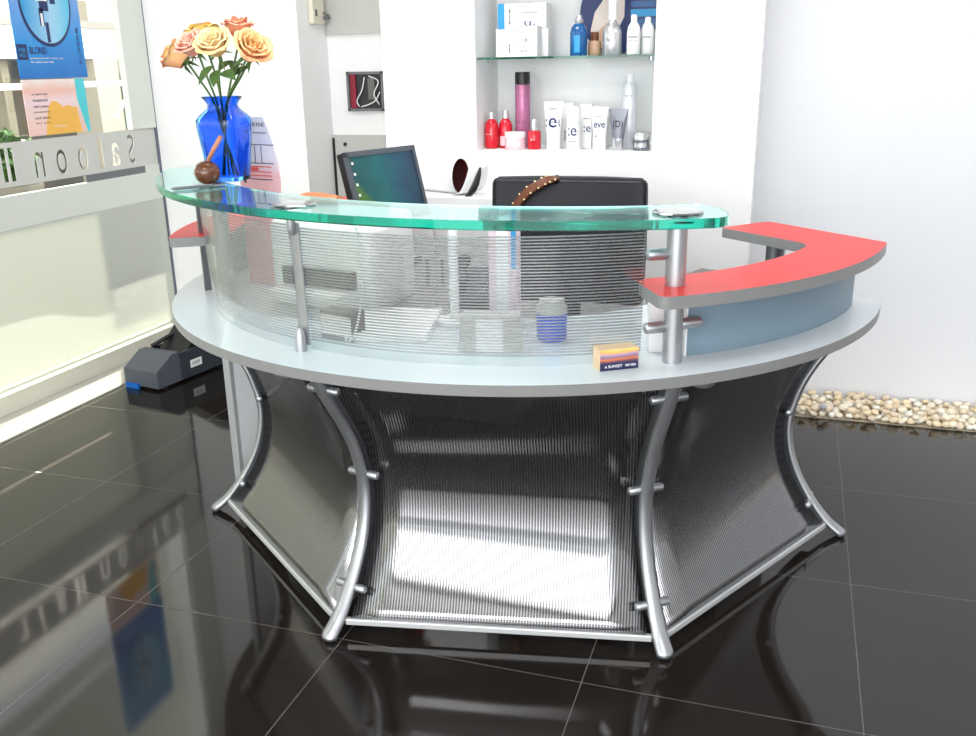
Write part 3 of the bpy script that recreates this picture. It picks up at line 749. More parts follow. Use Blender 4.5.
def rose(colour, pos, tilt, size, openness, label, seed):
    rn = random.Random(seed)
    P = Vector(pos); up = Vector(tilt).normalized()
    mouth = Vector((VX, VY, ZG + 0.212)); dirn = (P - mouth)
    foot = mouth + Vector((dirn.x, dirn.y, 0)) * 0.22 ; foot.x += rn.uniform(-.006, .006)
    off = Vector((foot.x - VX, foot.y - VY, 0))
    if off.length > 0.026: off = off.normalized() * 0.026
    foot = Vector((VX, VY, 0)) + off; foot.z = ZG + 0.212
    bot = Vector((VX - off.x * 1.0, VY - off.y * 1.0, ZG + 0.016))
    t = thing('rose', label, 'rose', tuple(bot), 0, 'roses in the blue vase')
    q = Vector((0, 0, 1)).rotation_difference(up).to_matrix().to_4x4()
    rel = P - bot
    obj('bloom', xf(bloom_bm(seed, size, openness), T(*rel) @ q), PETALS[colour], t, smooth=True)
    f = foot - bot
    path = smoothpath([(0, 0, 0), tuple(f * 0.5 + Vector((0, 0, 0.004))), tuple(f), tuple(f.lerp(rel, 0.5) + Vector((rn.uniform(-.004, .004), 0, 0.004))), tuple(rel - up * size * 0.25), tuple(rel + up * size * 0.08)], 5)
    bm = B(); tube(bm, path, 0.0029, 7); obj('stem', bm, M_['stem'], t, smooth=True)
    bm = B()
    for i in range(5):
        a = 2 * math.pi * i / 5 + rn.random(); d = Vector((math.cos(a), math.sin(a), 0)); s = Vector((-d.y, d.x, 0)) * size * 0.11
        p = [d * size * 0.1, d * size * 0.42 + Vector((0, 0, -size * .10)), d * size * (0.7 + .3 * rn.random()) + Vector((0, 0, -size * rn.uniform(.3, .75)))]
        v = [bm.verts.new(p[0] + s * .6), bm.verts.new(p[0] - s * .6), bm.verts.new(p[1] - s), bm.verts.new(p[1] + s), bm.verts.new(p[2])]
        bm.faces.new((v[0], v[1], v[2], v[3])); bm.faces.new((v[3], v[2], v[4]))
    lathe(bm, [(size * 0.08, -size * 0.16), (size * 0.2, -size * .04), (size * 0.30, size * 0.10)], 8)
    obj('sepals', xf(bm, T(*rel) @ q), M_['sepal'], t, smooth=True)
    return t, rel, bot
RS = [('peach', (-1.560, 2.235, 1.372), (-0.75, -0.25, 0.62), 0.048, 0.15, 'peach rose leaning furthest left in the blue vase', 1),
      ('yellow', (-1.525, 2.285, 1.415), (-0.35, 0.2, 0.9), 0.046, 0.5, 'golden yellow rose half hidden behind the pink one', 2),
      ('pink', (-1.502, 2.205, 1.396), (-0.22, -0.62, 0.75), 0.043, 0.35, 'pink rose facing front at left of centre in the vase', 3),
      ('cream', (-1.432, 2.200, 1.395), (0.05, -0.66, 0.75), 0.048, 0.6, 'pale cream yellow wide open rose at front centre', 4),
      ('salmon', (-1.432, 2.300, 1.432), (0.05, 0.0, 1.0), 0.044, 0.5, 'salmon pink rose standing highest at the back', 5),
      ('peach', (-1.362, 2.225, 1.385), (0.72, -0.40, 0.62), 0.050, 0.45, 'peach yellow rose leaning furthest right in the vase', 6),
      ('cream', (-1.385, 2.285, 1.392), (0.35, 0.15, 0.9), 0.042, 0.4, 'pale rose tucked behind the right hand peach rose', 8)]
roses = [rose(*r) for r in RS]
def leaf(bm, p, d, n, L, w):
    d = Vector(d).normalized(); s = d.cross(Vector(n)).normalized(); nn = s.cross(d)
    prev = None
    for k in range(7):
        t = k / 6; ww = w * math.sin(math.pi * min(1, t * 0.92 + 0.06)) * (1 - 0.25 * t); c = Vector(p) + d * L * t - nn * L * 0.25 * t * t
        cur = [bm.verts.new(c - s * ww + nn * ww * .3), bm.verts.new(c), bm.verts.new(c + s * ww + nn * ww * .3)]
        if prev:
            bm.faces.new((prev[0], prev[1], cur[1], cur[0])); bm.faces.new((prev[1], prev[2], cur[2], cur[1]))
        prev = cur
for ri, ls in ((3, [((-0.02, 0.0, -0.035), (-0.5, -0.5, -0.5), 0.06), ((0.0, -0.01, -0.045), (0.1, -0.7, -0.45), 0.055), ((0.005, 0.0, -0.05), (0.8, -0.5, -0.1), 0.06)]),
               (6, [((0.0, -0.02, -0.03), (0.15, -0.8, 0.15), 0.055), ((-0.005, -0.01, -0.035), (-0.5, -0.6, -0.2), 0.05)]),
               (4, [((0.0, -0.02, -0.06), (0.3, -0.8, -0.3), 0.055), ((-0.01, -0.02, -0.06), (-0.6, -0.6, -0.3), 0.05)])):
    t, rel, bot = roses[ri]
    for off, d, L in ls:
        bm = B(); leaf(bm, rel + Vector(off), d, (0, -0.5, 0.8), L, L * 0.33); obj('leaf', bm, M_['sepal'], t, smooth=True)

# wooden ball with a slanting handle
M_['wood'] = mat('glossy_brown_wood', (0.12, 0.035, 0.012), 0.18, noise=0.35, nscale=25, coat=0.5)
M_['tanwood'] = mat('tan_wood', (0.50, 0.22, 0.12), 0.4, noise=0.2, nscale=60)
bx, by = -1.522, 2.225
wb = thing('wooden_ball', 'glossy brown wooden ball with a slanting handle on the glass top', 'ornament', (bx, by, ZG))
bm = B(); lathe(bm, [(0.012, 0), (0.022, 0.004), (0.031, 0.014), (0.0355, 0.028), (0.0345, 0.040), (0.028, 0.052), (0.016, 0.060), (0.006, 0.062)], 28); obj('ball', bm, M_['wood'], wb, smooth=True, auto=60)
bm = B(); tube(bm, [(0.003, 0.001, 0.058), (0.026, 0.004, 0.093), (0.050, 0.007, 0.126)], [0.0055, 0.0065, 0.0062], 8); obj('handle', bm, M_['tanwood'], wb, smooth=True)
# pen
pen = thing('pen', 'slim silver pen lying on the glass top in front of the vase', 'pen', (-1.500, 2.118, ZG))
d = Vector((-1.497 + 1.556, 2.150 - 2.075, 0)).normalized()
bm = B(); c = Vector((0, 0, 0.0045)); tube(bm, [c - d * 0.055, c - d * 0.045, c + d * 0.055], [0.0012, 0.0042, 0.0042], 10); obj('barrel', bm, M_['metald'], pen, smooth=True, auto=40)
bm = B(); tube(bm, [c + d * 0.055, c + d * 0.088], [0.0045, 0.0042], 10); obj('cap', bm, M_['chrome'], pen, smooth=True, auto=40)

# ================================================================== INSIDE THE DESK
ZT = ZW + 0.0005
# sign board behind the vase
sg = thing('sign_board', 'curved acrylic price sign with printed tables behind the blue vase', 'sign', (-1.557, 2.48, ZT), rad(-12))
pts = [(-0.03, 0.0), (0.105, 0.0), (0.118, 0.20), (0.128, 0.32), (0.122, 0.38), (0.105, 0.445), (0.082, 0.497), (-0.03, 0.497)]
bm = B(); prism(bm, pts, -0.002, 0.002); xf(bm, RX(rad(90)))
m_sign, *_ = gradient_mat('pink_white_blend', [(0, (0.75, 0.35, 0.38)), (0.66, (0.80, 0.45, 0.48)), (0.76, (0.74, 0.70, 0.76)), (1, (0.76, 0.76, 0.82))], 'Z', 0.3)  # pink lower part blending to pale lilac above
obj('board', bm, m_sign, sg, loc=(0, 0, 0.0))
def sgt(txt, x, z, w, h, m): obj('print', xf(text_bm(txt, w, h), T(x + 0.04, -0.0025, z)), m, sg)
sgt('PREISE', -0.03, 0.470, 0.075, 0.011, M_['ink'])
bm = B()
for z, w in ((0.452, 0.09), (0.418, 0.115), (0.365, 0.11), (0.318, 0.10)): box(bm, (0.0 + w / 2, -0.003, z), (w, 0.001, 0.0025))
for x in (-0.02, 0.01, 0.04, 0.065): box(bm, (x, -0.003, 0.390), (0.0015, 0.001, 0.05))
obj('table_lines', bm, M_['ink'], sg)
bm = B()
for z in (0.355, 0.340, 0.329): box(bm, (0.052, -0.003, z), (0.095, 0.001, 0.003))
box(bm, (0.028, -0.003, 0.348), (0.04, 0.001, 0.009)); obj('red_lines', bm, M_['redink'], sg)
bm = B()
for z in (0.352, 0.316): box(bm, (-0.008, -0.003, z), (0.010, 0.001, 0.022))
obj('dark_blocks', bm, M_['ink'], sg)

# monitor
L = Vector((-1.297, 2.60, 1.107)); Rr = Vector((-1.190, 2.9026, 1.107)); u = (Rr - L).normalized(); nrm = Vector((u.y, -u.x, 0))
mon = thing('monitor', 'black framed flat computer monitor showing a green and blue desktop', 'monitor', ((L.x + Rr.x) / 2 - 0.004, (L.y + Rr.y) / 2, ZT), math.atan2(u.y, u.x))
Wm = (Rr - L).length; Hm = 0.245; tilt = rad(15)
zt = 1.107 - ZT
Mm = T(0, -0.0, zt) @ RX(-tilt)                    # local: x along screen, -y towards viewer
bm = B(); box(bm, (0, 0.014, -Hm / 2), (Wm, 0.028, Hm), bevel=0.004); obj('casing', xf(bm, Mm), M_['black'], mon)
bm = B()
for (x, z, w, h) in ((0, -0.008, Wm, 0.016), (0, -Hm + 0.01, Wm, 0.02), (-Wm / 2 + 0.009, -Hm / 2, 0.018, Hm), (Wm / 2 - 0.006, -Hm / 2, 0.012, Hm)): box(bm, (x, -0.002, z), (w, 0.006, h))
obj('bezel', xf(bm, Mm), M_['nose'], mon)
def screen_mat():
    m, nt, b = nmat('desktop_picture')
    tc = nt.nodes.new('ShaderNodeTexCoord'); sep = nt.nodes.new('ShaderNodeSeparateXYZ'); nt.links.new(tc.outputs['UV'], sep.inputs[0])
    w = nt.nodes.new('ShaderNodeTexNoise'); w.inputs['Scale'].default_value = 3; nt.links.new(tc.outputs['UV'], w.inputs['Vector'])
    cr = nt.nodes.new('ShaderNodeValToRGB'); st = [(0, (0.003, 0.06, 0.06)), (0.4, (0.0, 0.095, 0.10)), (0.7, (0.005, 0.06, 0.10)), (1, (0.005, 0.025, 0.055))]
    while len(cr.color_ramp.elements) < 4: cr.color_ramp.elements.new(.5)
    for e, (p, c) in zip(cr.color_ramp.elements, st): e.position = p; e.color = (*c, 1)
    nt.links.new(math_node(nt, 'ADD', sep.outputs['X'], math_node(nt, 'MULTIPLY', math_node(nt, 'SUBTRACT', w.outputs['Fac'], .5), .6)), cr.inputs[0])
    # green hill lower left
    s1 = math_node(nt, 'MULTIPLY', sep.outputs['X'], sep.outputs['X'])
    hill = math_node(nt, 'SUBTRACT', math_node(nt, 'SUBTRACT', 0.72, math_node(nt, 'MULTIPLY', sep.outputs['X'], 1.5)), sep.outputs['Y'])
    f = nt.nodes.new('ShaderNodeMapRange'); f.inputs[1].default_value = 0; f.inputs[2].default_value = 0.12; nt.links.new(hill, f.inputs[0])
    mx = nt.nodes.new('ShaderNodeMix'); mx.data_type = 'RGBA'; mx.inputs['B'].default_value = (0.05, 0.13, 0.015, 1)
    nt.links.new(f.outputs[0], mx.inputs['Factor']); nt.links.new(cr.outputs[0], mx.inputs['A'])
    nt.links.new(mx.outputs['Result'], b.inputs['Base Color']); nt.links.new(mx.outputs['Result'], b.inputs['Emission Color'])
    b.inputs['Emission Strength'].default_value = 0.2; b.inputs['Roughness'].default_value = 0.35
    return m
bm = B(); uvl = bm.loops.layers.uv.new('UVMap')
x0, x1, z0, z1 = -Wm / 2 + 0.018, Wm / 2 - 0.012, -Hm + 0.02, -0.016
vs = [bm.verts.new((x, -0.0012, z)) for x, z in ((x0, z0), (x1, z0), (x1, z1), (x0, z1))]; f = bm.faces.new(vs)
for l, q in zip(f.loops, ((0, 0), (1, 0), (1, 1), (0, 1))): l[uvl].uv = q
obj('display', xf(bm, Mm), screen_mat(), mon)
for i, z in enumerate((-0.035, -0.068, -0.10, -0.132)):
    bm = B(); box(bm, (x0 + 0.012, -0.0022, z), (0.009, 0.001, 0.008)); obj('desktop_icon', xf(bm, Mm), M_['white'], mon)
bm = B(); box(bm, (0, 0.06, 0.11), (0.06, 0.03, 0.22)); box(bm, (0, 0.03, 0.008), (0.2, 0.16, 0.016), bevel=0.004); obj('stand', bm, M_['black'], mon)

# printer left of the monitor and the orange brown object on it
pr = thing('printer', 'white desktop printer behind the left part of the ribbed screen', 'printer', (-1.18, 2.33, ZT), rad(-10))
bm = B(); box(bm, (0, 0, 0.12), (0.34, 0.22, 0.24), bevel=0.02); obj('body', bm, M_['white'], pr)
bm = B(); box(bm, (0, -0.115, 0.09), (0.24, 0.02, 0.05), bevel=0.004); obj('paper_slot', bm, M_['ink'], pr)
bm = B(); box(bm, (0, -0.15, 0.062), (0.22, 0.09, 0.006)); obj('tray', bm, M_['white'], pr)
M_['rust'] = mat('orange_brown_leather', (0.62, 0.22, 0.09), 0.45, noise=0.2, nscale=30)
br_ = thing('leather_pouch', 'orange brown leather pouch with a thin tan strap left of the monitor', 'pouch', (-1.31, 2.42, ZT + 0.2405))
pp = [(-0.085, -0.01, 0.030), (-0.05, -0.01, 0.032), (-0.02, 0, 0.036), (0.03, 0.0, 0.036), (0.08, 0.0, 0.034)]
bm = B(); tube(bm, smoothpath([(p[0], p[1] + 0.0, p[2] - 0.01) for p in pp], 4), [0.004, 0.006, 0.008, 0.010, 0.013, 0.017, 0.020, 0.022, 0.023, 0.024, 0.024, 0.024, 0.023, 0.022, 0.021, 0.02, 0.018], 10, flat=1.4, up=(0, 0, 1)); obj('body', bm, M_['rust'], br_, smooth=True, auto=60)
bm = B(); tube(bm, [(-0.145, -0.014, 0.024), (-0.08, -0.01, 0.022)], [0.003, 0.004], 8); obj('strap', bm, M_['tanwood'], br_, smooth=True)
bm = B(); tube(bm, [(-0.155, -0.015, 0.022), (-0.143, -0.014, 0.024)], 0.006, 6); obj('strap_tip', bm, M_['ink'], br_)

# low cabinet by the wall with the white box and the rolled sheet
M_['ped'] = mat('dark_taupe_laminate', (0.13, 0.125, 0.115), 0.45, noise=0.05)
pd = thing('drawer_pedestal', 'dark taupe drawer pedestal behind the right end of the desk', 'drawer unit', (-0.205, 2.97, 0), rad(-22))
bm = B(); box(bm, (0, 0, 0.352), (0.30, 0.36, 0.664), bevel=0.003); obj('body', bm, M_['ped'], pd)
for k in range(3):
    bm = B(); box(bm, (0, 0.186, 0.14 + 0.2 * k), (0.28, 0.012, 0.18), bevel=0.002); dw = obj('drawer', bm, M_['ped'], pd)
    bm = B(); box(bm, (0, 0.197, 0.19 + 0.2 * k), (0.12, 0.01, 0.012)); obj('handle', bm, M_['metal'], dw)
bm = B()
for x in (-0.13, 0.13):
    for y in (-0.16, 0.16): lathe(bm, [(0.018, 0), (0.018, 0.022)], 10, c=(x, y, 0))
obj('foot', bm, M_['black'], pd)
wbx = thing('low_cabinet', 'white low cabinet against the wall under the rolled sheet', 'cabinet', (-1.28, 3.49, 0))
bm = B(); box(bm, (0, 0, 0.4425), (0.62, 0.38, 0.885), bevel=0.003); obj('body', bm, M_['wall'], wbx)
for s in (-1, 1):
    bm = B(); box(bm, (0.15 * s, -0.196, 0.44), (0.29, 0.012, 0.80), bevel=0.002); dd_ = obj('door', bm, M_['wall'], wbx)
    bm = B(); box(bm, (0.03 * s, -0.206, 0.6), (0.01, 0.012, 0.1)); obj('handle', bm, M_['metal'], dd_)
# rolled sheet
rl = thing('rolled_poster', 'rolled white sheet with dark red inside and a curled black end', 'rolled poster', (-1.25, 3.42, 0.8855), rad(-22))
M_['maroon'] = mat('dark_maroon_print', (0.085, 0.006, 0.008), 0.5, noise=0.2)
def sheet_roll(spiral, x0, x1, inset=0.0):
    bm = B(); rows = []
    for (y, z) in spiral: rows.append([bm.verts.new((x0, y, z)), bm.verts.new((x1, y, z))])
    for a, b in zip(rows, rows[1:]): bm.faces.new((a[0], a[1], b[1], b[0]))
    return bm
cyl = [(0.050 * math.cos(t), 0.066 + 0.066 * math.sin(t)) for t in [rad(x) for x in range(-90, 271, 10)]]
o = obj('roll', sheet_roll(cyl, -0.17, 0.045), M_['paper'], rl, smooth=True); sm = o.modifiers.new('t', 'SOLIDIFY'); sm.thickness = 0.0012; sm.offset = 1
cyl2 = [(0.0478 * math.cos(t), 0.066 + 0.0638 * math.sin(t)) for t in [rad(x) for x in range(-90, 271, 10)]]
obj('lining', sheet_roll(cyl2, -0.165, 0.044), M_['maroon'], rl, smooth=True)
# the loose end curls up to the right
bm = B(); rows = []
path = smoothpath([(0.045, 0, 0.0015), (0.075, 0, 0.003), (0.098, 0, 0.012), (0.115, 0, 0.035), (0.128, 0, 0.068), (0.136, 0, 0.105)], 4)
for i, p in enumerate(path):
    k = i / (len(path) - 1); hw = 0.060 * (1 - 0.55 * k ** 2)
    rows.append([bm.verts.new((p.x + 0.022 * s * k, s * hw, p.z + 0.012 * (s * s) * k)) for s in (-1, -0.5, 0, 0.5, 1)])
for a, b in zip(rows, rows[1:]):
    for k in range(4): bm.faces.new((a[k], a[k + 1], b[k + 1], b[k]))
o = obj('curled_end', bm, [M_['paper'], M_['black']], rl, smooth=True); sm = o.modifiers.new('t', 'SOLIDIFY'); sm.thickness = 0.002; sm.material_offset = 1; sm.offset = -1

bm = B(); rows = []
lens = [((0.092, 0.004), (0.098, 0.000)), ((0.100, 0.014), (0.118, 0.003)), ((0.110, 0.034), (0.136, 0.022)), ((0.120, 0.058), (0.146, 0.048)), ((0.130, 0.084), (0.149, 0.078)), ((0.140, 0.108), (0.146, 0.108))]
for (xa, za), (xb, zb) in [((p[0] + 0.022, p[1]), (q[0] + 0.024, q[1])) for p, q in lens]:
    k = za / 0.108; rows.append([bm.verts.new((xa, -0.058 + 0.030 * k, za)), bm.verts.new(((xa + xb) / 2 + .002, -0.068 + 0.032 * k, (za + zb) / 2)), bm.verts.new((xb, -0.056 + 0.030 * k, zb))])
for a, b in zip(rows, rows[1:]):
    for k in range(2): bm.faces.new((a[k], a[k + 1], b[k + 1], b[k]))
o = obj('black_flap', bm, M_['black'], rl, smooth=True); sm = o.modifiers.new('t', 'SOLIDIFY'); sm.thickness = 0.001
# chair
ch = thing('office_chair', 'black leather office chair with padded back behind the desk', 'chair', (-0.705, 2.86, 0), rad(3))
def pad(w, h, t, curve, bev):
    bm = B(); box(bm, (0, 0, 0), (w, t, h), bevel=bev, seg=4)
    bmesh.ops.subdivide_edges(bm, edges=[e for e in bm.edges if abs(e.verts[0].co.x - e.verts[1].co.x) > w * 0.4], cuts=10, use_grid_fill=True)
    for v in bm.verts: v.co.y -= curve * (v.co.x / (w / 2)) ** 2
    return bm
obj('backrest', xf(pad(0.525, 0.42, 0.06, 0.03, 0.022), T(0, 0.25, 0.775) @ RX(rad(-6))), M_['leather'], ch, smooth=True, auto=40)
bm = B()
for s in (-1, 1):
    pth = [(0.258 * s, 0.25 - 0.03 - 0.02, 0.59), (0.260 * s, 0.235, 0.75), (0.258 * s, 0.255 - 0.018, 0.955), (0.245 * s, 0.27 - 0.02, 0.981)]
    tube(bm, pth, 0.006, 8)
tube(bm, smoothpath([(-0.245, 0.25, 0.983), (-0.12, 0.266, 0.985), (0, 0.27, 0.985), (0.12, 0.266, 0.985), (0.245, 0.25, 0.983)], 4), 0.006, 8)
obj('piping', bm, M_['black'], ch, smooth=True)
bm = B(); box(bm, (0, 0, 0.46), (0.50, 0.46, 0.09), bevel=0.03, seg=4); obj('seat', bm, M_['leather'], ch, smooth=True, auto=40)
bm = B(); box(bm, (0, 0.27, 0.5), (0.08, 0.02, 0.22)); box(bm, (0, 0.18, 0.405), (0.08, 0.2, 0.02)); obj('back_bar', bm, M_['black'], ch)
bm = B(); lathe(bm, [(0.03, 0.08), (0.03, 0.25), (0.018, 0.25), (0.018, 0.415)], 16); obj('gas_lift', bm, M_['black'], ch, smooth=True, auto=40)
for k in range(5):
    a_ = 72 * k + 20; bm = B(); tube(bm, [pol(0.02, a_, 0.10), pol(0.16, a_, 0.088), pol(0.29, a_, 0.065)], [0.024, 0.02, 0.014], 8); lg = obj('leg', bm, M_['black'], ch, smooth=True)
    bm = B(); lathe(bm, [(0.026, -0.02), (0.028, -0.012), (0.028, 0.012), (0.026, 0.02)], 14, mtx=T(*pol(0.285, a_, 0.028)) @ RZ(rad(a_)) @ RX(rad(90))); obj('caster', bm, M_['black'], lg, smooth=True, auto=40)
# studded strap over the chair back
st = thing('studded_strap', 'brown leather strap with gold studs slung over the chair back', 'strap', (-0.818, 3.075, 0.687))
M_['strap'] = mat('brown_leather', (0.16, 0.05, 0.022), 0.4, noise=0.25, nscale=60)
M_['gold'] = mat('pale_gold', (0.9, 0.72, 0.42), 0.25, 1.0, noise=0.02)
sp = smoothpath([(-0.085, -0.040, 0.10), (-0.07, -0.038, 0.20), (-0.03, -0.034, 0.255), (0.02, -0.024, 0.288), (0.045, 0.0, 0.298), (0.055, 0.07, 0.285), (0.06, 0.10, 0.20)], 6)
bm = B(); rows = []
for i, p in enumerate(sp):
    tn = (sp[min(i + 1, len(sp) - 1)] - sp[max(i - 1, 0)]).normalized()
    nn = Vector((0, -1, 0.5)).normalized(); sd = tn.cross(nn).normalized(); nn = sd.cross(tn)
    if nn.y > 0 and p.y < 0: nn = -nn
    rows.append([bm.verts.new(p + sd * w * 0.017 + nn * h) for w, h in ((-1, 0), (-0.5, 0.007), (0, 0.003), (0.5, 0.007), (1, 0), (0, -0.004))])
for r0, r1 in zip(rows, rows[1:]):
    for k in range(6): bm.faces.new((r0[k], r0[(k + 1) % 6], r1[(k + 1) % 6], r1[k]))
bm.faces.new(rows[0]); bm.faces.new(rows[-1][::-1])
so = obj('band', bm, M_['strap'], st, smooth=True)
for i in range(7, 26, 3):
    p = sp[i]; tn = (sp[i + 1] - sp[i - 1]).normalized(); nn = Vector((0, -1, 0.5)).normalized(); sd = tn.cross(nn).normalized()
    for s in (-1, 1):
        bm = B(); bmesh.ops.create_icosphere(bm, subdivisions=2, radius=0.0046, matrix=T(*(p + sd * 0.013 * s + nn * 0.006))); obj('stud', bm, M_['gold'], so, smooth=True)

# things standing on the worktop behind the ribbed screen
tx = thing('card_display', 'silver display stand with white card behind the middle of the ribbed screen', 'stand', (-0.640, 1.985, ZT), rad(10))
bm = B(); prism(bm, [(-0.075, -0.02), (-0.04, -0.034), (0.04, -0.034), (0.075, -0.02), (0.07, 0.03), (-0.07, 0.03)], 0, 0.085)
for v in bm.verts:
    if v.co.z > 0.04: v.co.x *= 0.93
obj('body', bm, M_['panel'], tx)
bm = B(); box(bm, (0.0, -0.0355, 0.043), (0.062, 0.002, 0.078)); obj('card', bm, M_['paper'], tx)
bj = thing('liquid_jar', 'clear jar of bright blue liquid seen through the ribbed screen', 'jar', (-0.525, 2.10, ZT))
M_['liq'] = mat('blue_liquid', (0.01, 0.10, 0.62), 0.15, noise=0.1)
bm = B(); lathe(bm, [(0.034, 0.0), (0.037, 0.006), (0.037, 0.066)], 24); obj('liquid', bm, M_['liq'], bj, smooth=True, auto=40)
bm = B(); lathe(bm, [(0.0372, 0.066), (0.0372, 0.082), (0.03, 0.092), (0.03, 0.098)], 24); obj('lid', bm, M_['panel'], bj, smooth=True, auto=40)
ck = thing('card_holder', 'small box of sunset picture business cards beside the silver post', 'card box', (-0.338, 1.923, ZT), rad(33))
m_sun, *_ = gradient_mat('sunset_print', [(0, (0.015, 0.015, 0.07)), (0.30, (0.02, 0.015, 0.07)), (0.40, (0.10, 0.05, 0.09)), (0.52, (0.65, 0.18, 0.06)), (0.60, (0.22, 0.13, 0.22)), (0.74, (0.45, 0.30, 0.42)), (0.84, (0.85, 0.42, 0.10)), (1, (0.9, 0.62, 0.25))], 'Z', 0.3, 0.25, 1.5)
bm = B(); box(bm, (0, 0, 0.0235), (0.088, 0.040, 0.047)); obj('card_stack', bm, mat('tan_card_edge', (0.68, 0.50, 0.32), 0.6, noise=0.1, nscale=80), ck)
bm = B(); box(bm, (0, -0.0208, 0.0235), (0.088, 0.0012, 0.047)); obj('front_card', bm, m_sun, ck)
obj('lettering', xf(text_bm('e SUNSET', 0.040, 0.006), T(-0.033, -0.0218, 0.006)), M_['paper'], ck)
obj('lettering', xf(text_bm('885 0821', 0.024, 0.005), T(0.014, -0.0218, 0.0065)), M_['paper'], ck)
wc = thing('leaflet_carton', 'upright white carton with a tiny gold emblem behind the silver post', 'carton', (-0.255, 2.075, ZT), rad(20))
bm = B(); box(bm, (0, 0, 0.066), (0.075, 0.03, 0.132)); obj('carton_body', bm, M_['paper'], wc)
bm = B(); bm.faces.new([bm.verts.new(p) for p in ((-0.034, -0.0155, 0.118), (-0.012, -0.0155, 0.119), (-0.008, -0.0155, 0.125), (-0.02, -0.0155, 0.122))]); obj('emblem', bm, M_['orange'], wc)
db = thing('small_box', 'small dark and red box tucked behind the blue panel edge', 'box', (-0.185, 2.105, ZT), rad(35))
bm = B(); box(bm, (0, 0, 0.019), (0.07, 0.04, 0.038)); obj('box_body', bm, M_['black'], db)
bm = B(); box(bm, (0, -0.0205, 0.006), (0.07, 0.001, 0.012)); obj('red_stripe', bm, M_['redink'], db)
bm = B(); box(bm, (0, -0.0205, 0.022), (0.05, 0.001, 0.006)); obj('gold_stripe', bm, M_['orange'], db)
# telephone, pink carton, paper stand, notebook
ph = thing('telephone', 'dark desk telephone blurred behind the ribbed screen', 'telephone', (-0.80, 2.42, ZT), rad(15))
bm = B(); prism(bm, [(-0.09, -0.1), (0.09, -0.1), (0.09, 0.1), (-0.09, 0.1)], 0, 0.03)
for v in bm.verts:
    if v.co.z > 0.02 and v.co.y > 0: v.co.z = 0.075
obj('base', bm, M_['dkgrey'], ph)
bm = B(); tube(bm, smoothpath([(-0.06, -0.085, 0.062), (-0.06, -0.04, 0.075), (-0.06, 0.04, 0.095), (-0.06, 0.085, 0.098)], 4), [0.02] * 3 + [0.014] * 7 + [0.02] * 3, 10); obj('handset', bm, M_['black'], ph, smooth=True)
bm = B()
for i in range(3):
    for j in range(4): box(bm, (0.0 + 0.03 * i, -0.07 + 0.03 * j, 0.041 + 0.0067 * j), (0.018, 0.016, 0.012))
obj('keypad', bm, M_['midgrey'], ph)
M_['pinkbox'] = mat('pale_pink_card', (0.80, 0.62, 0.68), 0.5, noise=0.03)
pc = thing('tall_carton', 'tall pale pink carton with a blue edge behind the ribbed screen', 'carton', (-0.68, 2.23, ZT), rad(5))
bm = B(); box(bm, (0, 0, 0.14), (0.07, 0.06, 0.28), bevel=0.001); obj('carton_body', bm, M_['pinkbox'], pc)
bm = B(); box(bm, (0.0285, -0.0305, 0.21), (0.012, 0.001, 0.13)); obj('blue_stripe', bm, M_['cyan'], pc)
bm = B(); box(bm, (0, -0.0305, 0.14), (0.03, 0.001, 0.24)); obj('label_panel', bm, M_['paper'], pc)
ls = thing('paper_roll_stand', 'slim white upright stand behind the ribbed screen', 'stand', (-0.80, 2.18, ZT))
bm = B(); lathe(bm, [(0.05, 0), (0.05, 0.012), (0.012, 0.016), (0.012, 0.27)], 20); obj('stand_body', bm, M_['white'], ls, smooth=True, auto=40)
for k in range(2):
    nb = thing('notebook', ('white notepad lying behind the left of the ribbed screen', 'dark notebook leaning near the foot of the bracket')[k], 'notebook', ((-0.93, 2.10, ZT), (-1.02, 1.985, ZT))[k], rad((12, -14)[k]))
    s = ((0.2, 0.26, 0.02), (0.10, 0.05, 0.07))[k]
    bm = B(); box(bm, (0, 0, s[2] / 2), s, bevel=0.001); obj('cover', bm, (M_['paper'], M_['ped'])[k], nb)
    bm = B(); box(bm, (0, -s[1] / 2 - 0.0004, s[2] / 2), (s[0] * 0.94, 0.001, s[2] * 0.7)); obj('page_edges', bm, M_['paper'], nb)
bm = B(); tube(bm, smoothpath([(-0.985, 1.945, ZT + 0.004), (-0.965, 1.94, ZT + 0.03), (-0.945, 1.945, ZT + 0.12), (-0.95, 1.96, ZT + 0.25), (-0.99, 2.02, ZT + 0.27), (-1.02, 2.12, ZT + 0.26), (-1.04, 2.2, ZT + 0.245)], 6), 0.003, 8)
tag(obj('cable', bm, M_['white'], smooth=True), 'thin white cable curving up behind the left ribbed screen', 'cable')

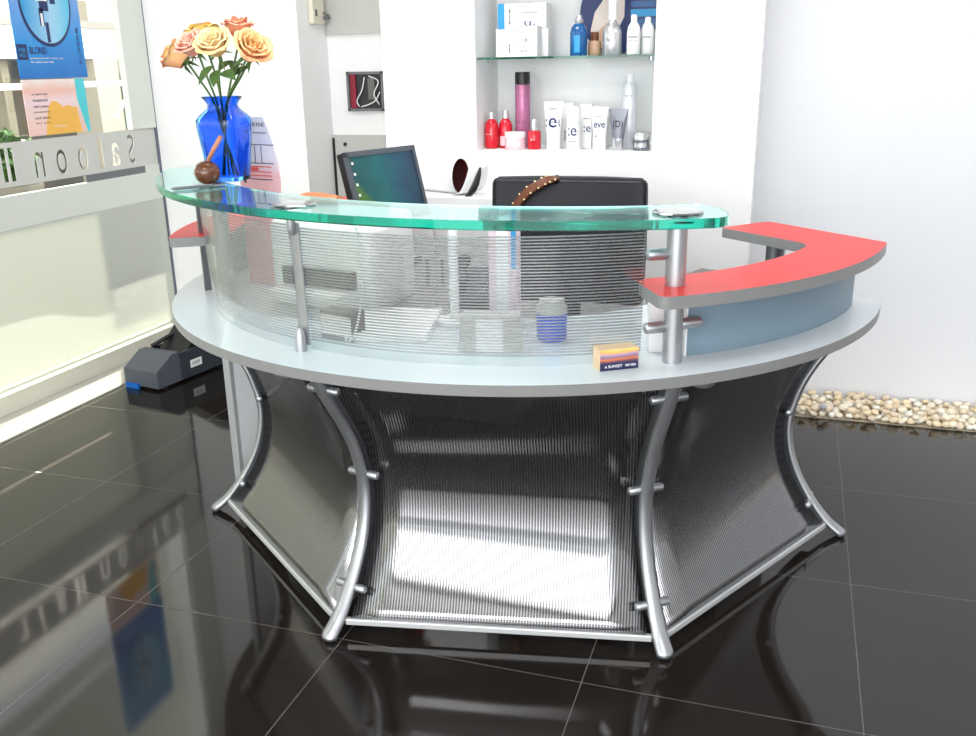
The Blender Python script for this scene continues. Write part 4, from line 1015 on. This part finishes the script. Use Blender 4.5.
# ================================================================== NICHE
sh = obj('glass_shelf', b2(-1.240, -0.534, 3.715, 3.995, 1.372, 1.380), M_['glass']); tag(sh, 'clear glass shelf with green edge across the wall niche', 'shelf')
for x in (-1.215, -0.56):
    bm = B(); lathe(bm, [(0.008, 0), (0.008, 0.012)], 10, c=(x, 3.80, 1.3595)); obj('shelf_pin', bm, M_['chrome'], sh)
ZL, ZU = 1.0225, 1.3805
def bottle(name, label, cat, x, y, z, prof, mt, capprof=None, capmat=None, seg=24, lab=None, text=None, tmat=None, sx=1.0, group=None, rz=0):
    t = thing(name, label, cat, (x, y, z), rz, group)
    bm = B(); lathe(bm, prof, seg)
    if sx != 1:
        for v in bm.verts: v.co.y *= sx
    bo = obj('body', bm, mt, t, smooth=True, auto=40)
    if capprof:
        bm = B(); lathe(bm, capprof, seg)
        if sx != 1:
            for v in bm.verts: v.co.y *= sx
        obj('cap', bm, capmat, t, smooth=True, auto=40)
    r = max(p[0] for p in prof)
    if lab:
        z0, z1, lm, w = lab
        bm = B(); n = 10; rows = []
        for i in range(n + 1):
            a_ = rad(-90) + (i / n - 0.5) * 2 * w
            rows.append([bm.verts.new(((r + 0.0006) * math.cos(a_), (r + 0.0006) * sx * math.sin(a_), zz)) for zz in (z0, z1)])
        for a, b in zip(rows, rows[1:]): bm.faces.new((a[0], b[0], b[1], a[1]))
        obj('label', bm, lm, bo, smooth=True)
    if text:
        for (tx_, tw, th_, tz) in text:
            bm = text_bm(tx_, tw, th_)
            xf(bm, T(-tw / 2, 0, tz))
            for v in bm.verts:
                k = max(-0.98, min(0.98, v.co.x / (r + 0.001)))
                v.co.y += -(r + 0.0012) * sx * math.sqrt(1 - k * k)
            obj('lettering', bm, tmat or M_['navy'], bo)
    return t
M_['redp'] = mat('red_translucent_plastic', (0.62, 0.006, 0.022), 0.15, noise=0.08, nscale=12, coat=0.4)
M_['pinkp'] = mat('mauve_pink_metallic', (0.50, 0.17, 0.32), 0.25, 0.2, noise=0.06)
M_['silver'] = mat('silver_plastic', (0.62, 0.62, 0.64), 0.25, 0.7, noise=0.03)
M_['greyp'] = mat('silver_grey_tube', (0.22, 0.23, 0.27), 0.3, 0.5, noise=0.04)
M_['bluep'] = mat('deep_blue_plastic', (0.008, 0.10, 0.30), 0.15, noise=0.1, coat=0.4)
M_['clearp'] = mat('pale_pink_clear_jar', (0.86, 0.62, 0.66), 0.12, noise=0.05)
sho = [(0.024, 0), (0.028, 0.003), (0.029, 0.03), (0.029, 0.08), (0.026, 0.098), (0.018, 0.112), (0.012, 0.118)]
capb = [(0.013, 0.118), (0.013, 0.140), (0.012, 0.146)]
bottle('shampoo_bottle', 'round red bottle furthest left on the niche floor', 'bottle', -1.209, 3.80, ZL, sho, M_['redp'], capb, M_['silver'], text=[('shampoo', 0.024, 0.005, 0.055)], tmat=M_['paper'], group='red bottles in the niche')
bottle('shampoo_bottle', 'red bottle with a white label, second from the left in the niche', 'bottle', -1.158, 3.83, ZL, sho, M_['redp'], [(0.014, 0.118), (0.014, 0.146), (0.013, 0.150)], M_['silver'], lab=(0.01, 0.048, M_['clearp'], 0.6), group='red bottles in the niche')
bottle('spray_can', 'tall mauve pink can with a black cap in the niche', 'can', -1.095, 3.87, ZL, [(0.029, 0), (0.031, 0.004), (0.031, 0.245), (0.030, 0.25)], M_['pinkp'], [(0.031, 0.251), (0.031, 0.296), (0.030, 0.300)], M_['black'], text=[('color save', 0.036, 0.007, 0.10), ('shine', 0.025, 0.004, 0.205)], tmat=M_['navy'])
bottle('cream_jar', 'squat pale pink jar in front of the tall pink can', 'jar', -1.100, 3.775, ZL, [(0.040, 0), (0.042, 0.003), (0.042, 0.042), (0.041, 0.046)], M_['clearp'], [(0.043, 0.046), (0.043, 0.064), (0.040, 0.068)], M_['white'], lab=(0.015, 0.033, M_['paper'], 0.7))
bottle('serum_bottle', 'small red square bottle with a silver cap beside the pink jar', 'bottle', -1.020, 3.775, ZL, [(0.025, 0), (0.027, 0.003), (0.027, 0.065), (0.024, 0.072), (0.013, 0.075)], M_['redp'], [(0.012, 0.075), (0.012, 0.117), (0.011, 0.119)], M_['silver'], text=[('S:1', 0.018, 0.008, 0.035)], tmat=M_['paper'])
def squeeze(name, label, x, y, mt, w, h, capw, caph, capm, text, tmat, topw):
    t = thing(name, label, 'tube', (x, y, ZL))
    bm = B(); lathe(bm, [(capw * 0.95, 0), (capw, 0.003), (capw, caph)], 20); obj('cap', bm, capm, t, smooth=True, auto=40)
    bm = B(); rows = []; n = 20; m_ = 8
    for j in range(m_ + 1):
        k = j / m_; z = caph + (h - caph) * k; rx = capw + (topw - capw) * k; ry = capw * (1 - k) + 0.002 * k
        rows.append([bm.verts.new((rx * math.cos(2 * math.pi * i / n), ry * math.sin(2 * math.pi * i / n), z)) for i in range(n)])
    for a, b in zip(rows, rows[1:]):
        for i in range(n): bm.faces.new((a[i], a[(i + 1) % n], b[(i + 1) % n], b[i]))
    bm.faces.new(rows[0][::-1]); bm.faces.new(rows[-1])
    bo = obj('body', bm, mt, t, smooth=True, auto=50)
    for tx_, tw, th_, tz, xo in text:
        bm = text_bm(tx_, tw, th_, bold=0.01); xf(bm, T(xo - tw / 2, 0, tz))
        for v in bm.verts:
            k = (v.co.z - caph) / (h - caph); ry = capw * (1 - k) + 0.002 * k; rx = capw + (topw - capw) * k
            v.co.y -= ry * math.sqrt(max(0.02, 1 - (v.co.x / rx) ** 2)) + 0.001
        obj('lettering', bm, tmat, bo)
    return t
squeeze('hair_tube', 'white tube with a big navy letter e beside the red bottles', -0.943, 3.79, M_['white'], 0.084, 0.185, 0.030, 0.04, M_['white'], [('e', 0.034, 0.038, 0.085, 0), (':', 0.006, 0.03, 0.088, -0.028), ('(', 0.008, 0.03, 0.088, 0.027), ('care', 0.030, 0.006, 0.155, 0)], M_['navy'], 0.041)
bx_ = thing('carton', 'plain white carton standing behind the lettered white tube', 'carton', (-0.897, 3.86, ZL), 0.1)
bm = B(); box(bm, (0, 0, 0.089), (0.045, 0.04, 0.178), bevel=0.001); obj('carton_body', bm, M_['paper'], bx_)
obj('lettering', xf(text_bm('natural', 0.006, 0.06), T(-0.015, -0.0206, 0.03)), M_['ink'], bx_)
bottle('roll_bottle', 'white bottle with rounded cap and small letter e', 'bottle', -0.858, 3.78, ZL, [(0.027, 0), (0.028, 0.003), (0.028, 0.100)], M_['white'], [(0.0275, 0.101), (0.0275, 0.150), (0.022, 0.164), (0.012, 0.170)], M_['white'], text=[(':e', 0.034, 0.030, 0.055), ('serum', 0.03, 0.005, 0.030)])
bx_ = thing('carton', 'white carton with navy letters right of the rounded cap bottle', 'carton', (-0.818, 3.85, ZL), -0.1)
bm = B(); box(bm, (0, 0, 0.087), (0.05, 0.04, 0.174), bevel=0.001); obj('carton_body', bm, M_['paper'], bx_)
obj('lettering', xf(text_bm(':e', 0.03, 0.022), T(-0.008, -0.0206, 0.065)), M_['navy'], bx_)
obj('lettering', xf(text_bm('series', 0.028, 0.006), T(-0.010, -0.0206, 0.115)), M_['navy'], bx_)
bx_ = thing('carton', 'slim white carton with no print in the middle of the niche', 'carton', (-0.778, 3.87, ZL), 0.0)
bm = B(); box(bm, (0, 0, 0.082), (0.032, 0.03, 0.164), bevel=0.001); obj('carton_body', bm, M_['paper'], bx_)
bm = B(); box(bm, (0, 0, 0.165), (0.030, 0.028, 0.001)); obj('flap', bm, M_['white'], bx_)
squeeze('hair_tube', 'white tube with three navy letters left of the grey tube', -0.752, 3.785, M_['white'], 0.065, 0.165, 0.028, 0.035, M_['white'], [('eve', 0.044, 0.020, 0.085, 0), ('style', 0.026, 0.006, 0.125, -0.005), ('ml', 0.01, 0.008, 0.05, -0.012)], M_['navy'], 0.034)
squeeze('hair_tube', 'silver grey tube with dark letters in front of the white spray can', -0.676, 3.77, M_['greyp'], 0.08, 0.158, 0.023, 0.045, M_['silver'], [('(D)', 0.040, 0.034, 0.080, 0)], M_['black'], 0.039)
bottle('spray_can', 'tall white spray can at the right of the niche', 'can', -0.650, 3.86, ZL, [(0.028, 0), (0.029, 0.004), (0.029, 0.235), (0.024, 0.25), (0.016, 0.255)], mat('pearl_white_can', (0.74, 0.75, 0.80), 0.25, 0.2, noise=0.03), [(0.0155, 0.255), (0.0155, 0.280), (0.014, 0.284)], M_['white'], text=[('spray', 0.03, 0.006, 0.20)])
bottle('cream_jar', 'small grey jar with silver lid furthest right in the niche', 'jar', -0.585, 3.775, ZL, [(0.031, 0), (0.033, 0.003), (0.033, 0.040)], M_['greyp'], [(0.0335, 0.041), (0.0335, 0.064), (0.031, 0.067)], M_['silver'], lab=(0.012, 0.028, M_['silver'], 0.8))
# upper shelf
def carton(label, x, y, z, w, d, h, rz, texts, blue=None, group='product cartons on the glass shelf', bm_=None):
    t = thing('carton', label, 'carton', (x, y, z), rz, group)
    bm = B(); box(bm, (0, 0, h / 2), (w, d, h), bevel=0.0008); obj('carton_body', bm, M_['paper'], t)
    if blue:
        bm = B(); box(bm, (-w / 2 + blue / 2, -d / 2 - 0.0005, h / 2), (blue, 0.001, h)); obj('blue_panel', bm, M_['cyan'], t)
    for tx_, tw, th_, xx, zz, mm in texts: obj('lettering', xf(text_bm(tx_, tw, th_), T(xx, -d / 2 - 0.0008, zz)), mm, t)
    return t
carton('plain white carton under the blue edged carton on the shelf', -1.087, 3.88, ZU, 0.218, 0.09, 0.108, 0, [('intensive', 0.006, 0.06, -0.055, 0.02, M_['ink'])])
carton('white carton with a blue left edge lying on another carton', -1.085, 3.87, ZU + 0.1085, 0.20, 0.08, 0.094, 0, [('therapy', 0.034, 0.008, -0.005, 0.078, M_['ink']), ('intensive', 0.066, 0.010, -0.003, 0.055, M_['navy']), ('ampoules', 0.060, 0.005, -0.003, 0.044, M_['cyan']), ('u,', 0.045, 0.022, 0.01, 0.005, M_['navy']), ('care', 0.008, 0.06, -0.055, 0.015, M_['ink'])], blue=0.028)
carton('small square white carton in front of the stacked cartons', -1.062, 3.785, ZU, 0.122, 0.07, 0.114, 0, [('active', 0.034, 0.006, -0.05, 0.095, M_['ink']), ('18', 0.016, 0.014, 0.005, 0.055, M_['ink']), ('10 x 6 ml', 0.034, 0.005, -0.02, 0.036, M_['ink']), ('care', 0.03, 0.007, -0.01, 0.018, M_['navy']), ('hair', 0.006, 0.05, -0.055, 0.015, M_['ink'])])
bottle('shampoo_bottle', 'deep blue bottle with silver trigger cap on the glass shelf', 'bottle', -0.846, 3.80, ZU, [(0.032, 0), (0.034, 0.003), (0.034, 0.085), (0.029, 0.105), (0.018, 0.118), (0.014, 0.120)], M_['bluep'], [(0.016, 0.120), (0.018, 0.130), (0.012, 0.140), (0.012, 0.150)], M_['silver'], lab=(0.012, 0.075, M_['cyan'], 0.35))
bottle('small_bottle', 'short tan bottle between blue and silver bottles on the shelf', 'bottle', -0.795, 3.86, ZU, [(0.024, 0), (0.026, 0.003), (0.026, 0.045), (0.022, 0.055)], M_['tan'], [(0.016, 0.055), (0.016, 0.085), (0.014, 0.088)], M_['strap'])
sb_ = bottle('pump_bottle', 'silver bottle with a tall white neck in the middle of the shelf', 'bottle', -0.714, 3.80, ZU, [(0.036, 0), (0.038, 0.003), (0.038, 0.085), (0.030, 0.105), (0.016, 0.118), (0.014, 0.128)], M_['silver'], [(0.016, 0.1285), (0.016, 0.190), (0.020, 0.230), (0.018, 0.27)], M_['white'], text=[('hair', 0.03, 0.016, 0.05)], tmat=M_['ink'])
wpro = [(0.024, 0), (0.026, 0.003), (0.026, 0.080), (0.023, 0.100), (0.014, 0.115), (0.011, 0.118)]
bottle('shampoo_bottle', 'front white bottle with dark printing at right of the shelf', 'bottle', -0.628, 3.785, ZU, wpro, M_['white'], [(0.0115, 0.118), (0.0115, 0.138), (0.009, 0.144)], M_['white'], text=[('moisture', 0.034, 0.009, 0.060), ('daily care', 0.03, 0.006, 0.047)], tmat=M_['ink'], group='white bottles on the glass shelf')
bottle('shampoo_bottle', 'rear white bottle nearest the right end of the shelf', 'bottle', -0.582, 3.83, ZU, wpro, M_['white'], [(0.0115, 0.118), (0.0115, 0.130), (0.009, 0.136)], M_['white'], text=[('shine', 0.026, 0.009, 0.060)], tmat=M_['ink'], group='white bottles on the glass shelf')
dg_ = thing('round_sign', 'round navy picture sign leaning at the back of the glass shelf', 'sign', (-0.715, 3.935, ZU), 0)
bm = B(); lathe(bm, [(0.160, -0.004), (0.160, 0.004)], 48, mtx=T(0, 0.02, 0.165) @ RX(rad(85))); obj('board', bm, M_['navy'], dg_, smooth=True, auto=40)
Ms = T(0, 0.02, 0.165) @ RX(rad(-5)) 
def dp(poly, m, y=-0.0050): 
    bm = B(); bm.faces.new([bm.verts.new((x, y, z)) for x, z in poly]); obj('print', xf(bm, Ms), m, dg_)
dp([(-0.10, -0.12), (-0.115, -0.07), (-0.10, 0.0), (-0.06, 0.055), (-0.01, 0.10), (0.02, 0.07), (0.02, -0.02), (-0.02, -0.10), (-0.04, -0.15)], mat('pale_skin_print', (0.72, 0.64, 0.58), 0.5, noise=0.05))
dp([(-0.085, -0.13), (-0.09, -0.08), (-0.05, -0.04), (-0.02, -0.06), (-0.03, -0.12), (-0.04, -0.15)], M_['tan'], -0.0056)
for z, h, w in ((-0.085, 0.035, 0.10), (-0.045, 0.03, 0.105), (-0.008, 0.028, 0.105), (0.025, 0.02, 0.10)): dp([(0.045, z - h / 2), (0.045 + w * .95, z - h / 2), (0.045 + w * .95, z + h / 2), (0.045, z + h / 2)], (M_['cyan'], M_['bluep'])[int(z * 1000) % 2], -0.0056)
dp([(0.07, 0.045), (0.125, 0.045), (0.118, 0.06), (0.075, 0.06)], M_['paper'], -0.0056)

# ================================================================== WALL FITTINGS
eb = thing('electrical_box', 'open flush wall box full of red and white wiring', 'wall box', (-2.038, 4.39, 1.146))
bm = B()
for (x, z, w, h) in ((0, 0.006, 0.196, 0.012), (0, 0.180, 0.196, 0.012), (-0.092, 0.093, 0.012, 0.186), (0.092, 0.093, 0.012, 0.186)): box(bm, (x, -0.012, z), (w, 0.022, h))
obj('frame', bm, M_['midgrey'], eb)
bm = B(); box(bm, (0, -0.003, 0.093), (0.172, 0.004, 0.162)); obj('back_plate', bm, M_['black'], eb)
bm = B(); box(bm, (-0.068, -0.010, 0.093), (0.03, 0.010, 0.16)); obj('red_side', bm, mat('dark_red_wire', (0.25, 0.01, 0.03), 0.5, noise=0.1), eb)
bm = B(); box(bm, (0.03, -0.010, 0.105), (0.035, 0.01, 0.10)); obj('terminal_block', bm, M_['ped'], eb)
for pth in (([(-0.04, -0.01, 0.02), (-0.05, -0.014, 0.05), (-0.02, -0.015, 0.1), (-0.005, -0.012, 0.16)]), ([(0.02, -0.016, 0.165), (0.07, -0.017, 0.14), (0.045, -0.018, 0.08), (0.07, -0.016, 0.03)]), ([(-0.03, -0.012, 0.02), (0.01, -0.016, 0.03), (0.05, -0.016, 0.05), (0.075, -0.014, 0.09)])):
    bm = B(); tube(bm, smoothpath(pth, 6), 0.0032, 6); obj('wire', bm, M_['white'], eb, smooth=True)
cb = thing('wall_unit', 'small cream plastic unit with a latch high on the recess side wall', 'wall unit', (-2.237, 4.27, 1.55))
bm = B(); box(bm, (0.014, 0, 0.15), (0.026, 0.12, 0.30), bevel=0.006); obj('housing', bm, M_['cream'], cb)
bm = B(); box(bm, (0.0285, -0.03, 0.05), (0.004, 0.012, 0.03)); obj('slot', bm, M_['ink'], cb)
bm = B(); box(bm, (0.034, 0.05, 0.03), (0.014, 0.022, 0.016)); tube(bm, [(0.03, 0.04, 0.055), (0.045, 0.07, 0.03), (0.03, 0.085, 0.045)], 0.005, 6); obj('latch', bm, M_['midgrey'], cb)

# ================================================================== FLOOR BOX (left)
fb = thing('floor_dispenser', 'charcoal plastic floor box with a white label beside the glass wall', 'dispenser', (-2.70, 3.28, 0.0), rad(-9))
Lb = 0.62
secA = [(-0.10, 0.012), (-0.105, 0.10), (-0.06, 0.145), (0.07, 0.145), (0.10, 0.10), (0.10, 0.012)]
def extr_y(sec, y0, y1, sc0=1.0):
    bm = B(); a = [bm.verts.new((x, y0, 0.012 + (z - 0.012) * sc0)) for x, z in sec]; b = [bm.verts.new((x, y1, z)) for x, z in sec]
    n = len(sec)
    for i in range(n): bm.faces.new((a[i], a[(i + 1) % n], b[(i + 1) % n], b[i]))
    bm.faces.new(a[::-1]); bm.faces.new(b); return bm
bm = B()
ring_def = [(0.0, 0.62), (0.09, 1.0)]
rows = []
sec = [(-0.10, 0.0), (-0.10, 1.0), (0.10, 1.0), (0.10, 0.0)]
def rowat(y, h): return [bm.verts.new((x, y, 0.012 + h * z)) for x, z in ((-0.10, 0), (-0.10, 1), (0.10, 1), (0.10, 0))]
rows = [rowat(0.0, 0.075), rowat(0.10, 0.135), rowat(0.14, 0.135)]
for a, b in zip(rows, rows[1:]):
    for i in range(4): bm.faces.new((a[i], a[(i + 1) % 4], b[(i + 1) % 4], b[i]))
bm.faces.new(rows[0][::-1]); bm.faces.new(rows[-1])
obj('nose', bm, M_['nose'], fb)
bm = B()
box(bm, (0.094, 0.36, 0.075), (0.012, 0.44, 0.126)); box(bm, (-0.094, 0.36, 0.075), (0.012, 0.44, 0.126)); box(bm, (0, 0.36, 0.04), (0.176, 0.44, 0.05)); box(bm, (0, 0.57, 0.075), (0.176, 0.02, 0.126))
obj('body', bm, M_['dkgrey'], fb)
bm = B(); prism(bm, [(-0.08, 0.17), (0.08, 0.17), (0.08, 0.52), (-0.08, 0.52)], 0.066, 0.19)
for v in bm.verts:
    if v.co.z > 0.1 and v.co.y < 0.3: v.co.z = 0.10
    elif v.co.z > 0.1: v.co.z = 0.40; v.co.y += 0.02
obj('flap', bm, M_['black'], fb)
bm = B(); tube(bm, smoothpath([(-0.085, 0.16, 0.145), (-0.06, 0.22, 0.17), (-0.06, 0.32, 0.18), (-0.07, 0.40, 0.15)], 4), 0.01, 8); obj('hose', bm, M_['black'], fb, smooth=True)
bm = B(); box(bm, (0.1006, 0.24, 0.070), (0.0012, 0.072, 0.036)); lb_ = obj('label', bm, M_['paper'], fb)
obj('lettering', xf(text_bm('HOSP', 0.046, 0.016), T(0.1014, 0.217, 0.062) @ RZ(rad(90))), M_['ink'], lb_)
obj('side_lettering', xf(text_bm('autoshoe', 0.06, 0.011), T(0.1008, 0.45, 0.088) @ RZ(rad(90))), M_['paper'], fb)
bm = B(); box(bm, (-0.05, -0.006, 0.012), (0.075, 0.014, 0.022)); obj('blue_pad', bm, mat('bright_blue_rubber', (0.01, 0.13, 0.50), 0.5, noise=0.1), fb)
bm = B(); 
for x in (-0.08, 0.08):
    for y in (0.05, 0.54): box(bm, (x, y, 0.007), (0.03, 0.03, 0.014))
obj('foot', bm, M_['black'], fb)

# ================================================================== PEBBLE BED
M_['gravel'] = mat('pale_gravel_bed', (0.42, 0.36, 0.27), 0.9, noise=0.3, nscale=60)
M_['peb'] = []
for k, c in enumerate(((0.82, 0.74, 0.58), (0.80, 0.66, 0.45), (0.86, 0.82, 0.72), (0.74, 0.62, 0.46))):
    M_['peb'].append(mat('pebble_stone_%d' % k, c, 0.75, noise=0.12, nscale=40))
M_['pebg'] = mat('pebble_stone_grey', (0.42, 0.43, 0.46), 0.7, noise=0.1)
PXA, PXB, PYA, PYB = -0.13, 1.75, 3.685, 3.925
struct('trim_8', b2(-0.14, 4.1, 3.688, 3.929, 0.0, 0.003), M_['gravel'])
protos = []
for k in range(6):
    bm = B(); bmesh.ops.create_icosphere(bm, subdivisions=2, radius=1.0)
    rn = random.Random(40 + k); ax = [Vector((rn.gauss(0, 1), rn.gauss(0, 1), rn.gauss(0, 1))).normalized() for _ in range(6)]
    for v in bm.verts:
        f = 1.0
        for a_ in ax: f -= 0.22 * max(0, v.co.normalized().dot(a_) - 0.55)
        v.co = v.co * f
    me = bpy.data.meshes.new('pebble'); bm.to_mesh(me); bm.free()
    for p in me.polygons: p.use_smooth = True
    protos.append(me)
pm = []
for k, me in enumerate(protos):
    for m in M_['peb']:
        m2 = me.copy(); m2.materials.append(m); pm.append(m2)
grey = protos[0].copy(); grey.materials.append(M_['pebg'])
rn = random.Random(5)
pts = []
def try_pts(xa, xb, n, dmin):
    out = []; t = 0
    while len(out) < n and t < 60000:
        t += 1
        p = (rn.uniform(xa, xb), rn.uniform(PYA + 0.009, PYB - 0.014))
        if all((p[0] - q[0]) ** 2 + (p[1] - q[1]) ** 2 > dmin * dmin for q in out): out.append(p)
    return out
low = try_pts(-0.125, 0.86, 204, 0.0255)
up = try_pts(-0.11, 0.84, 94, 0.036)
PG = 'pale pebbles in the strip along the white wall'; PLAB = 'small rounded cream pebble in the pebble strip along the white wall'
count = 0
for lvl, lst in enumerate((low, up)):
    for (x, y) in lst:
        s = rn.uniform(0.0145, 0.0195)
        o = bpy.data.objects.new('pebble', pm[rn.randrange(len(pm))]); COL.objects.link(o)
        o.scale = (s * rn.uniform(0.95, 1.2), s, s * rn.uniform(0.65, 0.85))
        o.location = (x, min(y, 3.905), 0.004 + s * 0.66 + lvl * 0.019)
        o.rotation_euler = (rn.uniform(-.3, .3), rn.uniform(-.3, .3), rn.uniform(0, 6.3))
        tag(o, PLAB, 'pebble', PG); count += 1
gq = bpy.data.objects.new('pebble', grey); COL.objects.link(gq); gq.location = (0.178, 3.70, 0.045); gq.scale = (0.018, 0.014, 0.013)
tag(gq, 'grey blue pebble among the cream ones at the strip edge', 'pebble', PG)
bm = B()
for (x, y) in try_pts(0.86, 1.75, 190, 0.027):
    s = rn.uniform(0.0145, 0.0195); r = bmesh.ops.create_icosphere(bm, subdivisions=1, radius=1.0)
    bmesh.ops.transform(bm, matrix=T(x, y, 0.004 + s * 0.7) @ Matrix.Diagonal((s * 1.1, s, s * 0.75, 1)), verts=r['verts'])
tag(obj('pebble_bed', bm, M_['peb'][0], smooth=True), 'continuation of the pale pebble strip beyond the right picture edge', 'pebbles', None, 'stuff')
